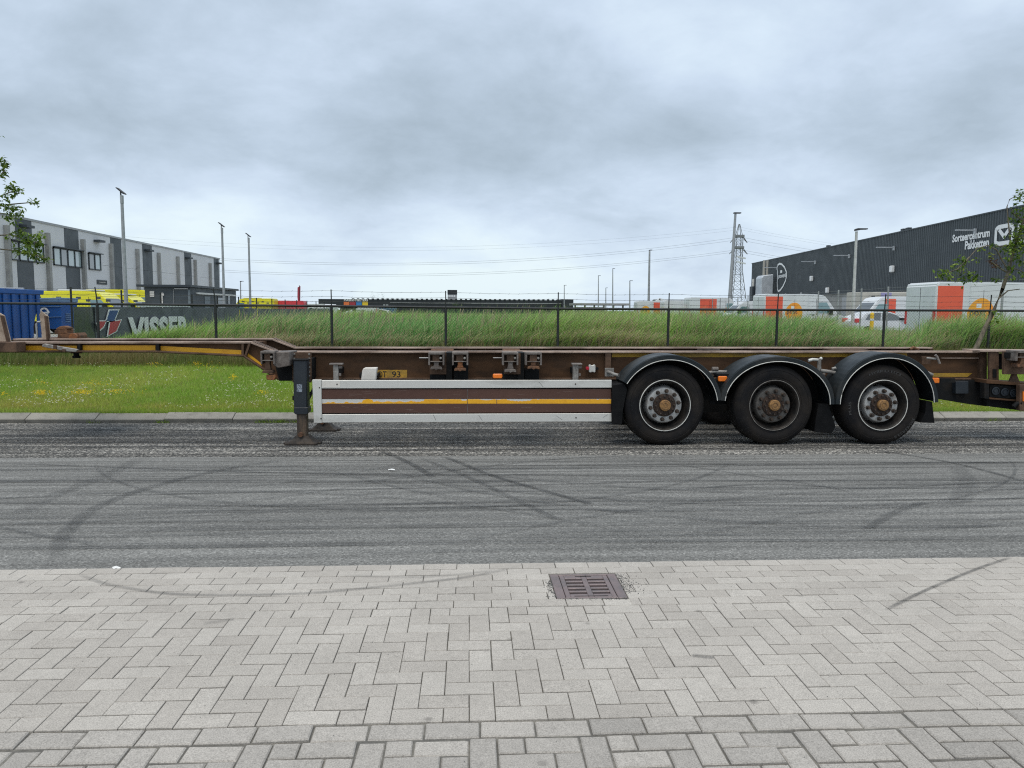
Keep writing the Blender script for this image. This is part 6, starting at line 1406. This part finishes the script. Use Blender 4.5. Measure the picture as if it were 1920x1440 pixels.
# right-hand street tree, leaning
TY = 18.3
rt_ = thing('street_tree', 'young leaning tree with sparse leaves on the verge at the right', 'tree', (at(1812, 690, TY).x, TY, .2))
tp = [(1806, 706), (1829, 655), (1846, 618), (1863, 583), (1880, 541), (1890, 511), (1897, 482), (1906, 452), (1919, 415), (1936, 372), (1948, 330)]
b = MB(); b.tube([at(x, y_, TY) for x, y_ in tp], [.070, .060, .053, .048, .044, .040, .037, .032, .026, .018, .008], 10); tr = b.build('trunk', 'bark', rt_, smooth=True)
br_ = [([(1891, 508), (1880, 490), (1868, 468), (1852, 460), (1832, 466), (1818, 482), (1806, 503), (1797, 518)], 0), ([(1897, 482), (1893, 440), (1890, 410), (1888, 388), (1893, 374), (1902, 369), (1912, 372)], .2), ([(1904, 458), (1880, 462), (1866, 461)], -.2), ([(1886, 522), (1900, 503), (1915, 508), (1925, 516)], .3), ([(1906, 452), (1930, 440), (1955, 430)], .1), ([(1890, 512), (1870, 500), (1858, 490)], -.3), ([(1919, 415), (1900, 400), (1896, 390)], .2), ([(1872, 560), (1890, 545), (1912, 542)], 0), ([(1818, 482), (1795, 505), (1775, 512), (1762, 515)], .1)]
for pl, dy in br_:
    n = len(pl); MB().tube([at(x, y_, TY+dy*i/n) for i, (x, y_) in enumerate(pl)], [.020*(1-.75*i/n) for i in range(n)], 6).build('branch', 'bark', rt_, smooth=True)
cl_ = [(1803, 490, 10, 26), (1797, 505, 12, 30), (1806, 521, 12, 30), (1822, 515, 9, 22), (1762, 515, 9, 18), (1772, 512, 8, 16), (1779, 522, 7, 14), (1826, 523, 8, 16), (1872, 480, 8, 0), (1912, 372, 9, 22), (1918, 362, 9, 20), (1908, 365, 6, 10), (1910, 430, 12, 34), (1904, 445, 12, 40), (1915, 455, 14, 44), (1920, 425, 14, 40), (1900, 460, 10, 30), (1912, 472, 12, 34), (1893, 470, 10, 22), (1883, 466, 8, 14), (1898, 484, 12, 24), (1918, 490, 10, 24), (1890, 500, 8, 12), (1925, 400, 16, 44), (1945, 380, 18, 50), (1950, 430, 22, 70), (1960, 470, 22, 60), (1940, 500, 16, 36), (1862, 460, 6, 8), (1838, 466, 6, 7), (1872, 524, 7, 12), (1896, 520, 6, 8), (1866, 586, 6, 12), (1863, 600, 6, 10), (1900, 395, 10, 16), (1908, 410, 10, 20), (1918, 515, 8, 14), (1834, 487, 5, 6)]
leaves('crown', [(at(x, y_, TY+random.uniform(-.25, .25)), int(n*1.7), s*TY/FPX) for x, y_, s, n in cl_], None, None, .10, rt_)
o_ = leaves('withered_leaves', [(at(1862, 489, TY), 40, 9*TY/FPX), (at(1868, 497, TY), 26, 6*TY/FPX)], None, None, .08, rt_, [(.12, .055, .03), (.085, .04, .025), (.16, .08, .04)]); leaves('new_leaves', [(at(1857, 479, TY), 22, 6*TY/FPX)], None, None, .08, rt_, [(.20, .24, .04), (.15, .20, .03)])
# left-hand street tree: only its branch ends reach into the picture
TY2 = 16.5; lx_ = at(-110, 600, TY2).x
lt = thing('street_tree', 'young tree whose leafy branch ends enter the picture at the left edge', 'tree', (lx_, TY2, .15))
b = MB(); b.tube([(lx_, TY2, .05), (lx_+.02, TY2, 1.4), (lx_-.02, TY2+.03, 2.8), (lx_+.03, TY2, 4.2), (lx_, TY2, 5.4)], [.075, .062, .052, .035, .010], 10); b.build('trunk', 'bark', lt, smooth=True)
lb_ = [[(-108, 440), (-60, 410), (-20, 388), (20, 383), (55, 380), (72, 381)], [(-108, 400), (-60, 370), (-20, 345), (0, 330), (10, 318)], [(-108, 480), (-60, 455), (-15, 442), (20, 440), (45, 448), (70, 455)], [(-108, 500), (-50, 478), (-10, 466), (30, 470), (70, 480), (85, 484)], [(-108, 420), (-50, 395), (0, 368), (25, 358)], [(-108, 430), (-60, 415), (-10, 400), (20, 402)]]
for i, pl in enumerate(lb_): n = len(pl); MB().tube([at(x, y_, TY2+.1*math.sin(i*2+k)) for k, (x, y_) in enumerate(pl)], [.022*(1-.8*k/n) for k in range(n)], 6).build('branch', 'bark', lt, smooth=True)
cl_ = [(3, 300, 6, 14), (8, 308, 6, 14), (4, 320, 6, 14), (2, 328, 5, 8), (18, 350, 8, 20), (28, 356, 7, 16), (36, 357, 5, 8), (10, 368, 7, 14), (22, 364, 5, 8), (68, 381, 5, 10), (58, 379, 4, 6), (8, 386, 7, 14), (20, 392, 8, 18), (34, 390, 7, 10), (30, 400, 7, 14), (15, 405, 7, 12), (24, 410, 7, 12), (38, 401, 4, 6), (17, 440, 7, 10), (40, 434, 8, 18), (46, 444, 8, 18), (52, 455, 8, 18), (70, 446, 8, 18), (76, 440, 6, 12), (72, 458, 7, 12), (36, 470, 8, 14), (50, 472, 9, 20), (62, 478, 8, 18), (76, 482, 7, 16), (86, 486, 6, 10), (60, 466, 6, 10), (30, 462, 6, 8)]
cl_ += [(random.uniform(-240, -12), random.uniform(250, 500), 12, 26) for _ in range(60)]
leaves('crown', [(at(x, y_, TY2+random.uniform(-.3, .3)), int(n*2.5), s*TY2/FPX) for x, y_, s, n in cl_], None, None, .09, lt)
# far trees and bushes
def bush(px, pyt, pyb, Y, wpx, label, pal, n=420, trunk=True, nm='bush'):
    a = at(px, pyt, Y); w = wpx*Y/FPX; z0_ = .2; t = thing(nm, label, 'tree' if nm != 'bush' else 'bush', (a.x, Y, z0_)); h = a.z-z0_
    MB().tube([(a.x, Y, .2), (a.x, Y, .2+h*.6)], [.04*h**.8, .015*h**.8], 6).build('trunk', 'bark', t)
    cs = []
    for k in range(16):
        u = random.uniform(.15, .95); rr = w*.5*(1-abs(u-.45)*1.1); cs.append((Vector((a.x+random.uniform(-rr, rr), Y+random.uniform(-rr, rr), z0_+h*u)), n//16, w*.16+h*.05))
    leaves('crown', cs, None, None, max(.12, w*.09), t, pal)
FAR = [(.045, .065, .030), (.06, .085, .035), (.035, .05, .028)]; NEARB = [(.07, .12, .03), (.05, .09, .028), (.10, .15, .04)]
bush(698, 549, 560, 420, 9, 'leftmost of three trees behind the black store', FAR, 500, nm='far_tree'); bush(706, 550, 560, 425, 9, 'middle of three trees behind the black store', FAR, 500, nm='far_tree'); bush(717, 549.5, 560, 418, 8, 'rightmost of three trees behind the black store', FAR, 500, nm='far_tree')
for px, yt, w, lab in ((852, 568, 24, 'widest pale green bush in front of the black store under the tower box'), (960, 570, 13, 'bush in front of the black store midway along it'), (987, 573, 16, 'low bush right of the middle of the black store'), (1021, 571, 8, 'thin bush near the right end of the black store'), (1040, 574, 12, 'low bush at the right end of the black store'), (792, 572, 16, 'dark bush in front of the black store left of the tower box')):
    bush(px, yt, 585, 150, w, lab, NEARB, 360)
